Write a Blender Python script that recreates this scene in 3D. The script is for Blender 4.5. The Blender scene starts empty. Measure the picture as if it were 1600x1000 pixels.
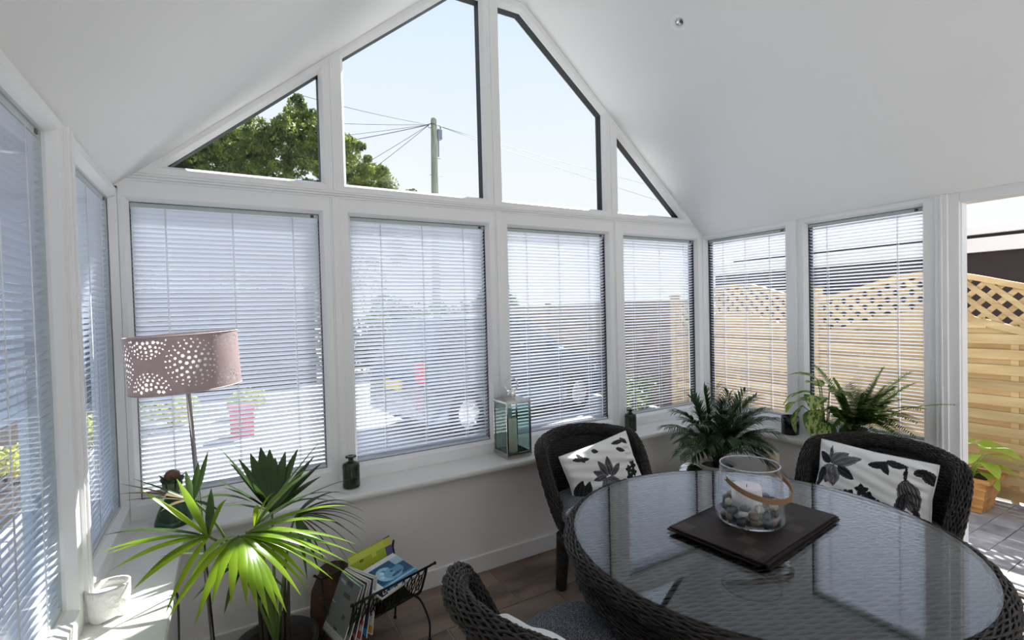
import bpy, bmesh, math, random
import numpy as np
from mathutils import Vector, Matrix, Euler, noise
R = math.radians
rnd = random.Random(7)
scene = bpy.context.scene
COL = scene.collection
# ------------------------------------------------------------------ camera
cam_d = bpy.data.cameras.new('camera')
cam = bpy.data.objects.new('camera', cam_d); COL.objects.link(cam)
cam_d.sensor_width = 36.0; cam_d.lens = 777.0771 / 1600 * 36; cam_d.clip_start = 0.02; cam_d.clip_end = 300
yaw, pit, rol = 0.526853926, -.0220738063, -.0257387623
D = Vector((math.sin(yaw)*math.cos(pit), math.cos(yaw)*math.cos(pit), math.sin(pit)))
RT = Vector((math.cos(yaw), -math.sin(yaw), 0)); UP = RT.cross(D)
r2 = RT*math.cos(rol) + UP*math.sin(rol); u2 = -RT*math.sin(rol) + UP*math.cos(rol)
cam.matrix_world = Matrix(((r2.x, u2.x, -D.x, .40493), (r2.y, u2.y, -D.y, -2.73074), (r2.z, u2.z, -D.z, 1.485), (0, 0, 0, 1)))
scene.camera = cam
# ------------------------------------------------------------------ sky, sun, exposure
world = bpy.data.worlds.new('sky'); scene.world = world; world.use_nodes = True
wn = world.node_tree.nodes; wl = world.node_tree.links
for n in list(wn): wn.remove(n)
w_out = wn.new('ShaderNodeOutputWorld'); w_bg = wn.new('ShaderNodeBackground')
w_tc = wn.new('ShaderNodeTexCoord'); w_sep = wn.new('ShaderNodeSeparateXYZ'); w_rp = wn.new('ShaderNodeValToRGB')
wl.new(w_tc.outputs['Generated'], w_sep.inputs[0]); wl.new(w_sep.outputs['Z'], w_rp.inputs[0])
e = w_rp.color_ramp.elements
e[0].position = 0.0; e[0].color = (.95, .965, 1.0, 1)
e[1].position = 1.0; e[1].color = (.42, .62, 1.0, 1)
m = e.new(.25); m.color = (.89, .93, 1.0, 1)
m = e.new(.5); m.color = (.74, .85, 1.0, 1)
wl.new(w_rp.outputs[0], w_bg.inputs['Color']); w_bg.inputs['Strength'].default_value = .65
wl.new(w_bg.outputs[0], w_out.inputs['Surface'])
SUN_DIR = Vector((1.4, .9, 1.664*math.tan(R(50)))).normalized()
sun_d = bpy.data.lights.new('sun', 'SUN'); sun_d.energy = 9.5; sun_d.angle = R(.53); sun_d.color = (1.0, .975, .94)
sun = bpy.data.objects.new('sun', sun_d); COL.objects.link(sun)
sun.rotation_euler = SUN_DIR.to_track_quat('Z', 'Y').to_euler(); sun.location = (12, 8, 20)
vs = scene.view_settings
vs.view_transform = 'Standard'; vs.look = 'None'; vs.gamma = 1; vs.use_curve_mapping = False; vs.exposure = 0.72
cy = scene.cycles
cy.max_bounces = 14; cy.diffuse_bounces = 6; cy.glossy_bounces = 6; cy.transmission_bounces = 10; cy.transparent_max_bounces = 40
cy.caustics_reflective = False; cy.caustics_refractive = False; cy.sample_clamp_indirect = 6
cy.use_denoising = True

# ------------------------------------------------------------------ materials
def new_mat(name):
    m = bpy.data.materials.new(name); m.use_nodes = True
    nt = m.node_tree; b = nt.nodes.get('Principled BSDF')
    return m, nt, b
def pmat(name, col, rough=.5, metal=0, spec=.5, var=None, vscale=8, bump=0, bscale=60, coord='Object', stretch=(1,1,1), trans=0, ior=1.45, coat=0, dark=None):
    m, nt, b = new_mat(name)
    b.inputs['Base Color'].default_value = (*col, 1); b.inputs['Roughness'].default_value = rough
    b.inputs['Metallic'].default_value = metal; b.inputs['Specular IOR Level'].default_value = spec
    b.inputs['Transmission Weight'].default_value = trans; b.inputs['IOR'].default_value = ior
    b.inputs['Coat Weight'].default_value = coat
    if var or bump:
        tc = nt.nodes.new('ShaderNodeTexCoord'); mp = nt.nodes.new('ShaderNodeMapping'); mp.inputs['Scale'].default_value = stretch
        nt.links.new(tc.outputs[coord], mp.inputs[0])
    if var:
        nz = nt.nodes.new('ShaderNodeTexNoise'); nz.inputs['Scale'].default_value = vscale; nz.inputs['Detail'].default_value = 6
        rp = nt.nodes.new('ShaderNodeValToRGB'); rp.color_ramp.elements[0].position = .3; rp.color_ramp.elements[1].position = .7
        rp.color_ramp.elements[0].color = (*(dark or tuple(c*(1-var) for c in col)), 1)
        rp.color_ramp.elements[1].color = (*tuple(min(1, c*(1+var)) for c in col), 1)
        nt.links.new(mp.outputs[0], nz.inputs['Vector']); nt.links.new(nz.outputs['Fac'], rp.inputs[0]); nt.links.new(rp.outputs[0], b.inputs['Base Color'])
    if bump:
        nb = nt.nodes.new('ShaderNodeTexNoise'); nb.inputs['Scale'].default_value = bscale; nb.inputs['Detail'].default_value = 4
        bp = nt.nodes.new('ShaderNodeBump'); bp.inputs['Strength'].default_value = bump; bp.inputs['Distance'].default_value = .01
        nt.links.new(mp.outputs[0], nb.inputs['Vector']); nt.links.new(nb.outputs['Fac'], bp.inputs['Height']); nt.links.new(bp.outputs[0], b.inputs['Normal'])
    return m
def thin_glass(name, tint=(1, 1, 1), f0=.04, fmax=1.0):
    m, nt, b = new_mat(name); nt.nodes.remove(b)
    out = nt.nodes['Material Output']
    tr = nt.nodes.new('ShaderNodeBsdfTransparent'); tr.inputs[0].default_value = (*tint, 1)
    gl = nt.nodes.new('ShaderNodeBsdfGlossy'); gl.inputs['Roughness'].default_value = 0.0; gl.inputs[0].default_value = (1, 1, 1, 1)
    lw = nt.nodes.new('ShaderNodeLayerWeight'); lw.inputs['Blend'].default_value = .5
    pw = nt.nodes.new('ShaderNodeMath'); pw.operation = 'POWER'; pw.inputs[1].default_value = 5
    mr = nt.nodes.new('ShaderNodeMapRange'); mr.inputs['To Min'].default_value = f0; mr.inputs['To Max'].default_value = fmax
    mx = nt.nodes.new('ShaderNodeMixShader')
    nt.links.new(lw.outputs['Facing'], pw.inputs[0]); nt.links.new(pw.outputs[0], mr.inputs[0])
    nt.links.new(mr.outputs[0], mx.inputs[0]); nt.links.new(tr.outputs[0], mx.inputs[1]); nt.links.new(gl.outputs[0], mx.inputs[2]); nt.links.new(mx.outputs[0], out.inputs[0])
    return m
def leaf_mat(name, col, col2, trans=.45, rough=.35, attr=None, vscale=3):
    m, nt, b = new_mat(name); out = nt.nodes['Material Output']
    b.inputs['Roughness'].default_value = rough; b.inputs['Specular IOR Level'].default_value = .4
    tc = nt.nodes.new('ShaderNodeTexCoord'); nz = nt.nodes.new('ShaderNodeTexNoise'); nz.inputs['Scale'].default_value = vscale; nz.inputs['Detail'].default_value = 3
    rp = nt.nodes.new('ShaderNodeValToRGB'); rp.color_ramp.elements[0].position = .35; rp.color_ramp.elements[1].position = .65
    rp.color_ramp.elements[0].color = (*col, 1); rp.color_ramp.elements[1].color = (*col2, 1)
    nt.links.new(tc.outputs['Object'], nz.inputs['Vector']); nt.links.new(nz.outputs['Fac'], rp.inputs[0])
    tl = nt.nodes.new('ShaderNodeBsdfTranslucent'); mx = nt.nodes.new('ShaderNodeMixShader'); mx.inputs[0].default_value = trans
    src = rp.outputs[0]
    if attr:
        at = nt.nodes.new('ShaderNodeAttribute'); at.attribute_name = attr; src = at.outputs['Color']
    nt.links.new(src, b.inputs['Base Color'])
    hs = nt.nodes.new('ShaderNodeHueSaturation'); hs.inputs['Value'].default_value = 1.6; hs.inputs['Hue'].default_value = .485
    nt.links.new(src, hs.inputs['Color']); nt.links.new(hs.outputs[0], tl.inputs[0])
    nt.links.new(b.outputs[0], mx.inputs[1]); nt.links.new(tl.outputs[0], mx.inputs[2]); nt.links.new(mx.outputs[0], out.inputs[0])
    return m
def attr_mat(name, rough=.7, bump=0, bscale=400, trans=0):
    m, nt, b = new_mat(name); b.inputs['Roughness'].default_value = rough; b.inputs['Specular IOR Level'].default_value = .25
    at = nt.nodes.new('ShaderNodeAttribute'); at.attribute_name = 'print'; nt.links.new(at.outputs['Color'], b.inputs['Base Color'])
    if bump:
        tc = nt.nodes.new('ShaderNodeTexCoord'); nb = nt.nodes.new('ShaderNodeTexNoise'); nb.inputs['Scale'].default_value = bscale
        bp = nt.nodes.new('ShaderNodeBump'); bp.inputs['Strength'].default_value = bump; bp.inputs['Distance'].default_value = .003
        nt.links.new(tc.outputs['Object'], nb.inputs['Vector']); nt.links.new(nb.outputs['Fac'], bp.inputs['Height']); nt.links.new(bp.outputs[0], b.inputs['Normal'])
    return m
M = {}
M['upvc'] = pmat('white_upvc', (.86, .86, .86), .3, var=.02, vscale=2)
M['plaster'] = pmat('white_plaster_ceiling', (.86, .86, .855), .9, spec=.2, var=.015, vscale=1.5, bump=.05, bscale=200)
M['wall'] = pmat('painted_wall', (.80, .775, .755), .85, spec=.2, var=.015, vscale=2, bump=.04, bscale=250)
M['skirting'] = pmat('white_gloss_skirting', (.80, .79, .78), .4)
M['sill'] = pmat('white_sill_board', (.74, .74, .71), .35, var=.02, vscale=3)
M['black'] = pmat('black_gasket', (.006, .008, .01), .5)
M['spacer'] = pmat('black_spacer_bar', (.006, .008, .010), .6)
M['glass'] = thin_glass('window_glass', (.99, .997, .993), .008, .25)
M['slat'] = pmat('white_aluminium_slat', (.80, .83, .91), .38, spec=.5)
M['hr'] = pmat('grey_head_rail', (.50, .55, .55), .4)
M['cord'] = pmat('white_cord', (.85, .87, .9), .7)
M['rattan'] = pmat('dark_brown_rattan', (.024, .0195, .017), .5, spec=.4, var=.4, vscale=30)
M['rattan_in'] = pmat('black_brown_rattan_core', (.012, .010, .009), .7)
M['tweed'] = None
M['chrome'] = pmat('polished_chrome', (.78, .76, .74), .12, metal=1)
M['nickel'] = pmat('brushed_nickel', (.55, .53, .50), .22, metal=1)
M['iron'] = pmat('black_wrought_iron', (.012, .011, .010), .45, metal=.3)
M['darkglass'] = pmat('dark_green_bottle_glass', (.10, .13, .07), .04, trans=.82, ior=1.45)
M['greenglass'] = pmat('green_glass', (.10, .24, .13), .05, trans=.8, ior=1.4)
M['clear'] = thin_glass('clear_glass', (.96, .965, .975), .035, .9)
M['lantern_glass'] = thin_glass('lantern_glass', (.86, .93, .91), .04, .8)
M['wax'] = pmat('ivory_candle_wax', (.80, .74, .60), .5, var=.04)
M['waxwhite'] = pmat('white_candle_wax', (.9, .88, .88), .5)
M['leather'] = pmat('tan_leather', (.27, .15, .075), .55, var=.15, vscale=40)
M['wood_fence'] = None
M['soil'] = pmat('dark_soil', (.03, .02, .014), .95, var=.4, vscale=30, bump=.6, bscale=80)
M['stem'] = pmat('green_stem', (.10, .16, .04), .5, var=.2)
M['darkstem'] = pmat('brown_stem', (.05, .04, .025), .7, var=.3)

def wood_mat(name, c1, c2, scale=(1, 1, 1)):
    m, nt, b = new_mat(name); b.inputs['Roughness'].default_value = .75
    tc = nt.nodes.new('ShaderNodeTexCoord'); mp = nt.nodes.new('ShaderNodeMapping'); mp.inputs['Scale'].default_value = scale
    oi = nt.nodes.new('ShaderNodeObjectInfo'); ad = nt.nodes.new('ShaderNodeVectorMath'); ad.operation = 'ADD'
    ml = nt.nodes.new('ShaderNodeMath'); ml.operation = 'MULTIPLY'; ml.inputs[1].default_value = 37
    nt.links.new(oi.outputs['Random'], ml.inputs[0]); nt.links.new(tc.outputs['Object'], mp.inputs[0]); nt.links.new(mp.outputs[0], ad.inputs[0]); nt.links.new(ml.outputs[0], ad.inputs[1])
    nz = nt.nodes.new('ShaderNodeTexNoise'); nz.inputs['Scale'].default_value = 1; nz.inputs['Detail'].default_value = 8; nz.inputs['Distortion'].default_value = .6
    rp = nt.nodes.new('ShaderNodeValToRGB'); rp.color_ramp.elements[0].position = .3; rp.color_ramp.elements[1].position = .68
    rp.color_ramp.elements[0].color = (*c1, 1); rp.color_ramp.elements[1].color = (*c2, 1)
    hs = nt.nodes.new('ShaderNodeHueSaturation'); mr = nt.nodes.new('ShaderNodeMapRange'); mr.inputs['To Min'].default_value = .82; mr.inputs['To Max'].default_value = 1.12
    nt.links.new(oi.outputs['Random'], mr.inputs[0]); nt.links.new(mr.outputs[0], hs.inputs['Value'])
    nt.links.new(ad.outputs[0], nz.inputs['Vector']); nt.links.new(nz.outputs['Fac'], rp.inputs[0]); nt.links.new(rp.outputs[0], hs.inputs['Color']); nt.links.new(hs.outputs[0], b.inputs['Base Color'])
    return m
M['wood_fence'] = wood_mat('softwood_fence', (.42, .27, .11), (.66, .49, .25), (14, 1.2, 14))
M['tile'] = wood_mat('brown_stone_tile', (.10, .066, .048), (.30, .225, .17), (2.2, 5.5, 1))
M['tile'].node_tree.nodes['Principled BSDF'].inputs['Roughness'].default_value = .38
M['grout'] = pmat('beige_grout', (.45, .39, .33), .9)
M['paver'] = wood_mat('grey_block_paver', (.22, .21, .22), (.40, .385, .385), (6, 6, 6))
M['sand'] = pmat('paver_joint_sand', (.12, .11, .10), .95)
# tweed seat fabric
def tweed(name, a, b_, sc=260):
    m, nt, b = new_mat(name); b.inputs['Roughness'].default_value = .95; b.inputs['Specular IOR Level'].default_value = .1
    tc = nt.nodes.new('ShaderNodeTexCoord'); v = nt.nodes.new('ShaderNodeTexVoronoi'); v.inputs['Scale'].default_value = sc
    nt.links.new(tc.outputs['Object'], v.inputs['Vector'])
    rp = nt.nodes.new('ShaderNodeValToRGB'); rp.color_ramp.elements[0].color = (*b_, 1); rp.color_ramp.elements[1].color = (*a, 1); rp.color_ramp.elements[0].position = .1; rp.color_ramp.elements[1].position = .6
    nt.links.new(v.outputs['Distance'], rp.inputs[0]); nt.links.new(rp.outputs[0], b.inputs['Base Color'])
    bp = nt.nodes.new('ShaderNodeBump'); bp.inputs['Strength'].default_value = .5; bp.inputs['Distance'].default_value = .004
    nt.links.new(v.outputs['Distance'], bp.inputs['Height']); nt.links.new(bp.outputs[0], b.inputs['Normal'])
    return m
M['tweed'] = tweed('grey_tweed', (.07, .075, .09), (.34, .35, .38))

# ------------------------------------------------------------------ mesh helpers
class MB:
    def __init__(s): s.v = []; s.f = []; s.sm = []
    def add(s, vs, fs, smooth=False):
        o = len(s.v); s.v += [tuple(v) for v in vs]; s.f += [tuple(i+o for i in f) for f in fs]; s.sm += [smooth]*len(fs); return s
    def box(s, a, b, mat=None):
        x0, y0, z0 = a; x1, y1, z1 = b
        vs = [(x0,y0,z0),(x1,y0,z0),(x1,y1,z0),(x0,y1,z0),(x0,y0,z1),(x1,y0,z1),(x1,y1,z1),(x0,y1,z1)]
        if mat is not None: vs = [mat @ Vector(v) for v in vs]
        return s.add(vs, [(0,3,2,1),(4,5,6,7),(0,1,5,4),(1,2,6,5),(2,3,7,6),(3,0,4,7)])
    def cbox(s, c, d, mat=None): return s.box([c[i]-d[i]/2 for i in range(3)], [c[i]+d[i]/2 for i in range(3)], mat)
    def tube(s, pts, r, n=8, caps=True, smooth=True, flat=1.0, closed=False):
        pts = [Vector(p) for p in pts]; k = len(pts); rs = r if hasattr(r, '__len__') else [r]*k
        vs = []; prev = None
        for i, p in enumerate(pts):
            if closed: t = pts[(i+1) % k]-pts[i-1]
            else: t = pts[min(i+1, k-1)]-pts[max(i-1, 0)]
            t = t.normalized() if t.length > 1e-9 else Vector((0,0,1))
            if prev is None:
                a = Vector((0,0,1)) if abs(t.z) < .9 else Vector((1,0,0)); u = t.cross(a).normalized()
            else:
                u = (prev-t*prev.dot(t)); u = u.normalized() if u.length > 1e-6 else t.orthogonal().normalized()
            prev = u; w = t.cross(u)
            for j in range(n):
                a = 2*math.pi*j/n; vs.append(p+u*math.cos(a)*rs[i]+w*math.sin(a)*rs[i]*flat)
        fs = []
        for i in range(k if closed else k-1):
            i2 = (i+1) % k
            for j in range(n): fs.append((i*n+j, i*n+(j+1) % n, i2*n+(j+1) % n, i2*n+j))
        if caps and not closed: fs.append(tuple(reversed(range(n)))); fs.append(tuple((k-1)*n+j for j in range(n)))
        return s.add(vs, fs, smooth)
    def lathe(s, prof, c=(0,0,0), n=32, smooth=True, close=True, sq=(1,1)):
        vs = []; k = len(prof)
        for r, z in prof:
            for j in range(n):
                a = 2*math.pi*j/n; vs.append((c[0]+r*math.cos(a)*sq[0], c[1]+r*math.sin(a)*sq[1], c[2]+z))
        fs = [(i*n+j, i*n+(j+1) % n, (i+1)*n+(j+1) % n, (i+1)*n+j) for i in range(k-1) for j in range(n)]
        if close:
            if prof[0][0] > 1e-5: fs.append(tuple(reversed(range(n))))
            if prof[-1][0] > 1e-5: fs.append(tuple((k-1)*n+j for j in range(n)))
        return s.add(vs, fs, smooth)
    def sphere(s, c, r, n=16, m=10, sq=(1,1,1)):
        vs = []
        for i in range(m+1):
            t = math.pi*i/m
            for j in range(n):
                a = 2*math.pi*j/n; vs.append((c[0]+r*sq[0]*math.sin(t)*math.cos(a), c[1]+r*sq[1]*math.sin(t)*math.sin(a), c[2]+r*sq[2]*math.cos(t)))
        fs = [(i*n+j, (i+1)*n+j, (i+1)*n+(j+1) % n, i*n+(j+1) % n) for i in range(m) for j in range(n)]
        return s.add(vs, fs, True)
    def prism(s, poly, y0, y1, axis='y'):
        n = len(poly)
        if axis == 'y': vs = [(p[0], y0, p[1]) for p in poly]+[(p[0], y1, p[1]) for p in poly]
        elif axis == 'z': vs = [(p[0], p[1], y0) for p in poly]+[(p[0], p[1], y1) for p in poly]
        else: vs = [(y0, p[0], p[1]) for p in poly]+[(y1, p[0], p[1]) for p in poly]
        fs = [tuple(range(n)), tuple(reversed(range(n, 2*n)))]+[(i, i+n, (i+1) % n+n, (i+1) % n) for i in range(n)]
        return s.add(vs, fs)
    def mesh(s, name, fix=True):
        me = bpy.data.meshes.new(name); me.from_pydata([tuple(v) for v in s.v], [], s.f)
        me.polygons.foreach_set('use_smooth', s.sm); me.update()
        if fix and len(s.v) < 60000:
            bm = bmesh.new(); bm.from_mesh(me); bmesh.ops.recalc_face_normals(bm, faces=bm.faces); bm.to_mesh(me); bm.free()
        return me
    def build(s, name, mat, parent=None, loc=None, rot=None, bevel=0, fix=True, **tags):
        me = s.mesh(name, fix); return obj(name, me, mat, parent, loc, rot, bevel, **tags)
def obj(name, me, mat, parent=None, loc=None, rot=None, bevel=0, **tags):
    o = bpy.data.objects.new(name, me)
    if mat is not None and not me.materials:
        me.materials.append(mat)
    COL.objects.link(o)
    if parent: o.parent = parent
    if loc is not None: o.location = loc
    if rot is not None: o.rotation_euler = rot
    if bevel:
        b = o.modifiers.new('bevel', 'BEVEL'); b.width = bevel; b.segments = 2; b.limit_method = 'ANGLE'; b.angle_limit = R(40)
    for k, v in tags.items(): o[k] = v
    return o
def thing(name, label, cat, loc=(0,0,0), rot=(0,0,0), group=None):
    o = bpy.data.objects.new(name, None); COL.objects.link(o); o.location = loc; o.rotation_euler = rot; o.empty_display_size = .05
    o['label'] = label; o['category'] = cat
    if group: o['group'] = group
    return o
def sgroup(name, loc=(0,0,0), rot=(0,0,0)):
    o = bpy.data.objects.new(name, None); COL.objects.link(o); o.location = loc; o.rotation_euler = rot; o['kind'] = 'structure'; return o
def copy_tree(o, parent=None):
    c = o.copy(); COL.objects.link(c)
    if parent: c.parent = parent
    for ch in o.children: copy_tree(ch, c)
    return c
def arc(pts, n=10):
    """smooth polyline through control points (Catmull-Rom)"""
    P = [Vector(p) for p in pts]; P = [P[0]*2-P[1]]+P+[P[-1]*2-P[-2]]; out = []
    for i in range(1, len(P)-2):
        for k in range(n):
            t = k/n; out.append(.5*((2*P[i])+(-P[i-1]+P[i+1])*t+(2*P[i-1]-5*P[i]+4*P[i+1]-P[i+2])*t*t+(-P[i-1]+3*P[i]-3*P[i+1]+P[i+2])*t**3))
    out.append(P[-2]); return out
# ------------------------------------------------------------------ the room shell
XR = 3.77
def ceil_z(x): return min(2.04+.84*min(x, XR-x), 3.42)
# ceiling: two slopes and the flat strip at the ridge
kx = (3.42-2.04)/.84
prof_in = [(-.12, 2.04-.12*.84), (kx, 3.42), (XR-kx, 3.42), (XR+.12, 2.04-.12*.84)]
prof_out = [(XR+.12, 2.04-.12*.84+.16), (XR-kx+.06, 3.58), (kx-.06, 3.58), (-.12, 2.04-.12*.84+.16)]
# built in bays along y so that two rooflights, added to brighten the room, can open in the right-hand slope behind the camera
RL = [(-2.75, -4.00), (-4.15, -5.30)]; XA, XB = 2.25, 3.45
def bay(m, y0, y1, hole):
    segs = [(-.12, 0), (0, kx), (kx, XR-kx), (XR-kx, XR), (XR, XR+.12)]
    def out_z(x): return min(2.04+.84*min(max(x, 0), max(XR-x, 0))+.16, 3.60)
    for i, (a, b) in enumerate(segs):
        parts = [(a, b)]
        if i == 3 and hole: parts = [(a, XA), (XB, b)]
        for p, q in parts:
            zi = lambda x: max(2.04, ceil_z(min(max(x, 0), XR)))
            m.prism([(p, zi(p)), (q, zi(q)), (q, out_z(q)), (p, out_z(p))], y1, y0)
m_ = MB()
ys_ = [.06, RL[0][0], RL[0][1], RL[1][0], RL[1][1], -5.6]
for i in range(5): bay(m_, ys_[i], ys_[i+1], i in (1, 3))
m_.build('ceiling', M['plaster'], kind='structure')
# walls under the sills
MB().box((0, -.205, 0), (3.80, 0.03, .565)).build('wall_front', M['wall'], kind='structure')
MB().box((-.08, -5.5, 0), (.20, -.205, .565)).box((-.08, -5.5, .565), (.03, -1.87, 2.04)).build('wall_left', M['wall'], kind='structure')
MB().box((3.60, -1.555, 0), (3.86, -.205, .565)).box((3.74, -5.5, 0), (3.86, -4.5, 2.04)).build('wall_right', M['wall'], kind='structure')
wb = MB(); wb.prism([(-.08, 2.04), (3.86, 2.04), (XR-kx, 3.5), (kx, 3.5)], -5.6, -5.5)
wb.box((-.08, -5.6, 0), (.35, -5.5, 2.04)).box((3.45, -5.6, 0), (3.86, -5.5, 2.04)); wb.build('wall_back', M['wall'], kind='structure')
MB().box((.2, -.222, 0), (3.6, -.205, .097)).build('baseboard_front', M['skirting'], kind='structure', bevel=.004)
MB().box((.20, -5.5, 0), (.217, -.222, .097)).build('baseboard_left', M['skirting'], kind='structure', bevel=.004)
MB().box((3.583, -1.555, 0), (3.60, -.222, .097)).build('baseboard_right', M['skirting'], kind='structure', bevel=.004)
# sill board: one U-shaped board running round three sides
sb = MB(); sb.prism([(0.005, -5.5), (.24, -5.5), (.24, -.265), (3.555, -.265), (3.555, -1.565), (3.80, -1.565), (3.80, 0.0), (0.005, 0.0)], .566, .60, 'z')
sb.build('trim_1', M['sill'], kind='structure', bevel=.012)
# floor: stone tiles on grout
fl = MB().box((.2, -5.5, -.06), (3.86, -.2, -.004)).build('floor', M['grout'], kind='structure')
def add_tiles():
    tw, th, g = .60, .40, .005
    me_full = None; row = 0; y1 = -.583+th*1
    while y1 > -5.5:
        y0 = y1-th; off = 1.263+(row % 3)*.2-.2
        x0 = off-3*tw
        while x0 < 3.75:
            xa, xb = max(x0+g/2, .205), min(x0+tw-g/2, 3.755)
            ya, yb = max(y0+g/2, -5.49), min(y1-g/2, -.207)
            if xb-xa > .02 and yb-ya > .02:
                cx, cyy = (xa+xb)/2, (ya+yb)/2
                MB().box((xa-cx, ya-cyy, -.02), (xb-cx, yb-cyy, 0)).build('tile', M['tile'], fl, loc=(cx, cyy, rnd.uniform(-.0006, .0004)), bevel=.0015)
            x0 += tw
        y1 = y0; row += 1
add_tiles()

# ------------------------------------------------------------------ windows
def lerp(a, b, t): return (a[0]+(b[0]-a[0])*t, a[1]+(b[1]-a[1])*t)
def window(name, inner, outer, T, fd=.03, bev=None, glazed=True):
    """inner/outer: polygons (s, z) with matching corners; T: (loc, rotz); local +y points outdoors"""
    root = sgroup(name, T[0], (0, 0, T[1])); n = len(inner)
    mid = []
    c = (sum(p[0] for p in inner)/n, sum(p[1] for p in inner)/n)
    for i, p in enumerate(inner):       # offset outwards by ~14 mm for the glazing bead
        a, b = inner[i-1], inner[(i+1) % n]
        def nrm(p, q):
            dx, dz = q[0]-p[0], q[1]-p[1]; L = math.hypot(dx, dz); nx, nz = dz/L, -dx/L
            if (p[0]-c[0])*nx+(p[1]-c[1])*nz < 0: nx, nz = -nx, -nz
            return nx, nz
        n1, n2 = nrm(a, p), nrm(p, b); w = 1+n1[0]*n2[0]+n1[1]*n2[1]
        mid.append((p[0]+.016*(n1[0]+n2[0])/w, p[1]+.016*(n1[1]+n2[1])/w))
    loops = [(outer, -fd+.006), (outer, -fd), (mid, -fd), (inner, -.004), (inner, .062), (mid, .082), (outer, .082)]
    vs = []
    for poly, y in loops: vs += [(p[0], y, p[1]) for p in poly]
    fs = []
    for k in range(len(loops)):
        k2 = (k+1) % len(loops)
        for i in range(n): fs.append((k*n+i, k*n+(i+1) % n, k2*n+(i+1) % n, k2*n+i))
    MB().add(vs, fs).build('frame', M['upvc'], root, bevel=.0015)
    if glazed:
        def off(d):
            o = []
            for i, p in enumerate(inner):
                m = mid[i]; o.append((p[0]-(m[0]-p[0])*d/.016, p[1]-(m[1]-p[1])*d/.016))
            return o
        i2 = off(.0015)
        lp = [(inner, .0045), (i2, .0045), (i2, .056), (inner, .056)]
        vs = []; fs = []
        for poly, y in lp: vs += [(p[0], y, p[1]) for p in poly]
        for k in range(4):
            for i in range(n): fs.append((k*n+i, k*n+(i+1) % n, ((k+1) % 4)*n+(i+1) % n, ((k+1) % 4)*n+i))
        MB().add(vs, fs).build('spacer_bar', M['spacer'] if T[1] < 1 else M['hr'], root)
        for y in (.0005, .0570): MB().prism(inner, y, y+.0035).build('glass_pane', M['glass'], root)
    return root
G0 = ((0, 0, 0), 0.0); LW = ((0, 0, 0), math.pi/2); RW = ((3.82, 0, 0), -math.pi/2)
zt, zh = 2.167, 2.09
window('window_1', [(.209, zt), (.871, zt), (.871, 2.721)], [(.06, zh), (.9335, zh), (.9335, 2.824)], G0)
window('window_2', [(.996, zt), (1.813, zt), (1.813, 3.365), (1.652, 3.365), (.996, 2.831)], [(.9335, zh), (1.8785, zh), (1.8785, 3.43), (1.643, 3.43), (.9335, 2.824)], G0)
window('window_3', [(1.944, zt), (2.76, zt), (2.76, 2.838), (2.104, 3.365), (1.944, 3.365)], [(1.8785, zh), (2.827, zh), (2.827, 2.835), (2.127, 3.43), (1.8785, 3.43)], G0)
window('window_4', [(2.894, zt), (3.54, zt), (2.894, 2.715)], [(2.827, zh), (3.712, zh), (2.827, 2.835)], G0)
zl, zu = .68, 2.0
def rect(a, b, c=zl, d=zu): return [(a, c), (b, c), (b, d), (a, d)]
GL = [(.067, .853, 0, .9305), (1.008, 1.816, .9305, 1.8945), (1.973, 2.773, 1.8945, 2.855), (2.937, 3.705, 2.855, 3.772)]
for i, (a, b, c, d) in enumerate(GL): window('window_%d' % (5+i), rect(a, b), rect(c, d, .60, zh), G0)
window('window_9', rect(-.745, -.05), rect(-.83, -.0, .60, 2.045), LW)
window('window_10', rect(-1.75, -.92), rect(-1.87, -.83, .60, 2.045), LW)
window('window_11', rect(.045, .69), rect(0, .765, .60, 2.045), RW, fd=.035)
window('window_12', rect(.84, 1.475), rect(.765, 1.555, .60, 2.045), RW, fd=.035)
# wide doorway to the patio: jambs, head, track
dr = sgroup('door_1', *[(3.82, 0, 0), (0, 0, -math.pi/2)])
fr = MB(); fr.box((1.585, -.035, 0), (1.645, .07, 2.045)); fr.box((4.44, -.035, 0), (4.5, .07, 2.045)); fr.box((1.645, -.035, 1.985), (4.44, .07, 2.045))
fr.box((1.562, -.045, 0), (1.587, .05, 2.045)); fr.box((1.635, -.02, .03), (1.652, .012, 1.99))
fr.build('frame', M['upvc'], dr, bevel=.004)
th = MB(); th.box((1.645, -.06, .0), (4.44, .10, .022)); th.box((1.645, -.045, .022), (4.44, -.03, .034)); th.box((1.645, .02, .022), (4.44, .035, .034)); th.box((1.645, .075, .0), (4.44, .16, .012))
th.build('threshold', pmat('silver_threshold', (.62, .62, .62), .3, metal=.6), dr, bevel=.002)
# cover strips over the joints between frames and along the transom
def strip(name, boxes, bev=.003):
    m = MB()
    for a, b in boxes: m.box(a, b)
    m.build(name, M['upvc'], kind='structure', bevel=bev)
k_ = 2
for x in (.9305, 1.8945, 2.855):
    strip('trim_%d' % k_, [((x-.018, -.040, .60), (x+.018, -.028, 2.088)), ((x-.026, -.034, .60), (x+.026, -.028, 2.088))]); k_ += 1
for x, z1 in ((.9335, 2.80), (1.8785, 3.42), (2.827, 2.81)):
    strip('trim_%d' % k_, [((x-.010, -.036, 2.125), (x+.010, -.028, z1))]); k_ += 1
strip('trim_%d' % k_, [((.05, -.036, 2.085), (3.73, -.028, 2.092)), ((.05, -.040, 2.097), (3.73, -.028, 2.104)), ((.05, -.038, 2.110), (3.73, -.028, 2.116)), ((.05, -.034, 2.122), (3.73, -.028, 2.128))], .001); k_ += 1
for y in (-.8375, -.765):
    x0 = 0 if y < -.8 else 3.785
strip('trim_%d' % k_, [((.026, -.858, .60), (.042, -.815, 2.04)), ((.026, -.847, .60), (.048, -.827, 2.04))]); k_ += 1
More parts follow.
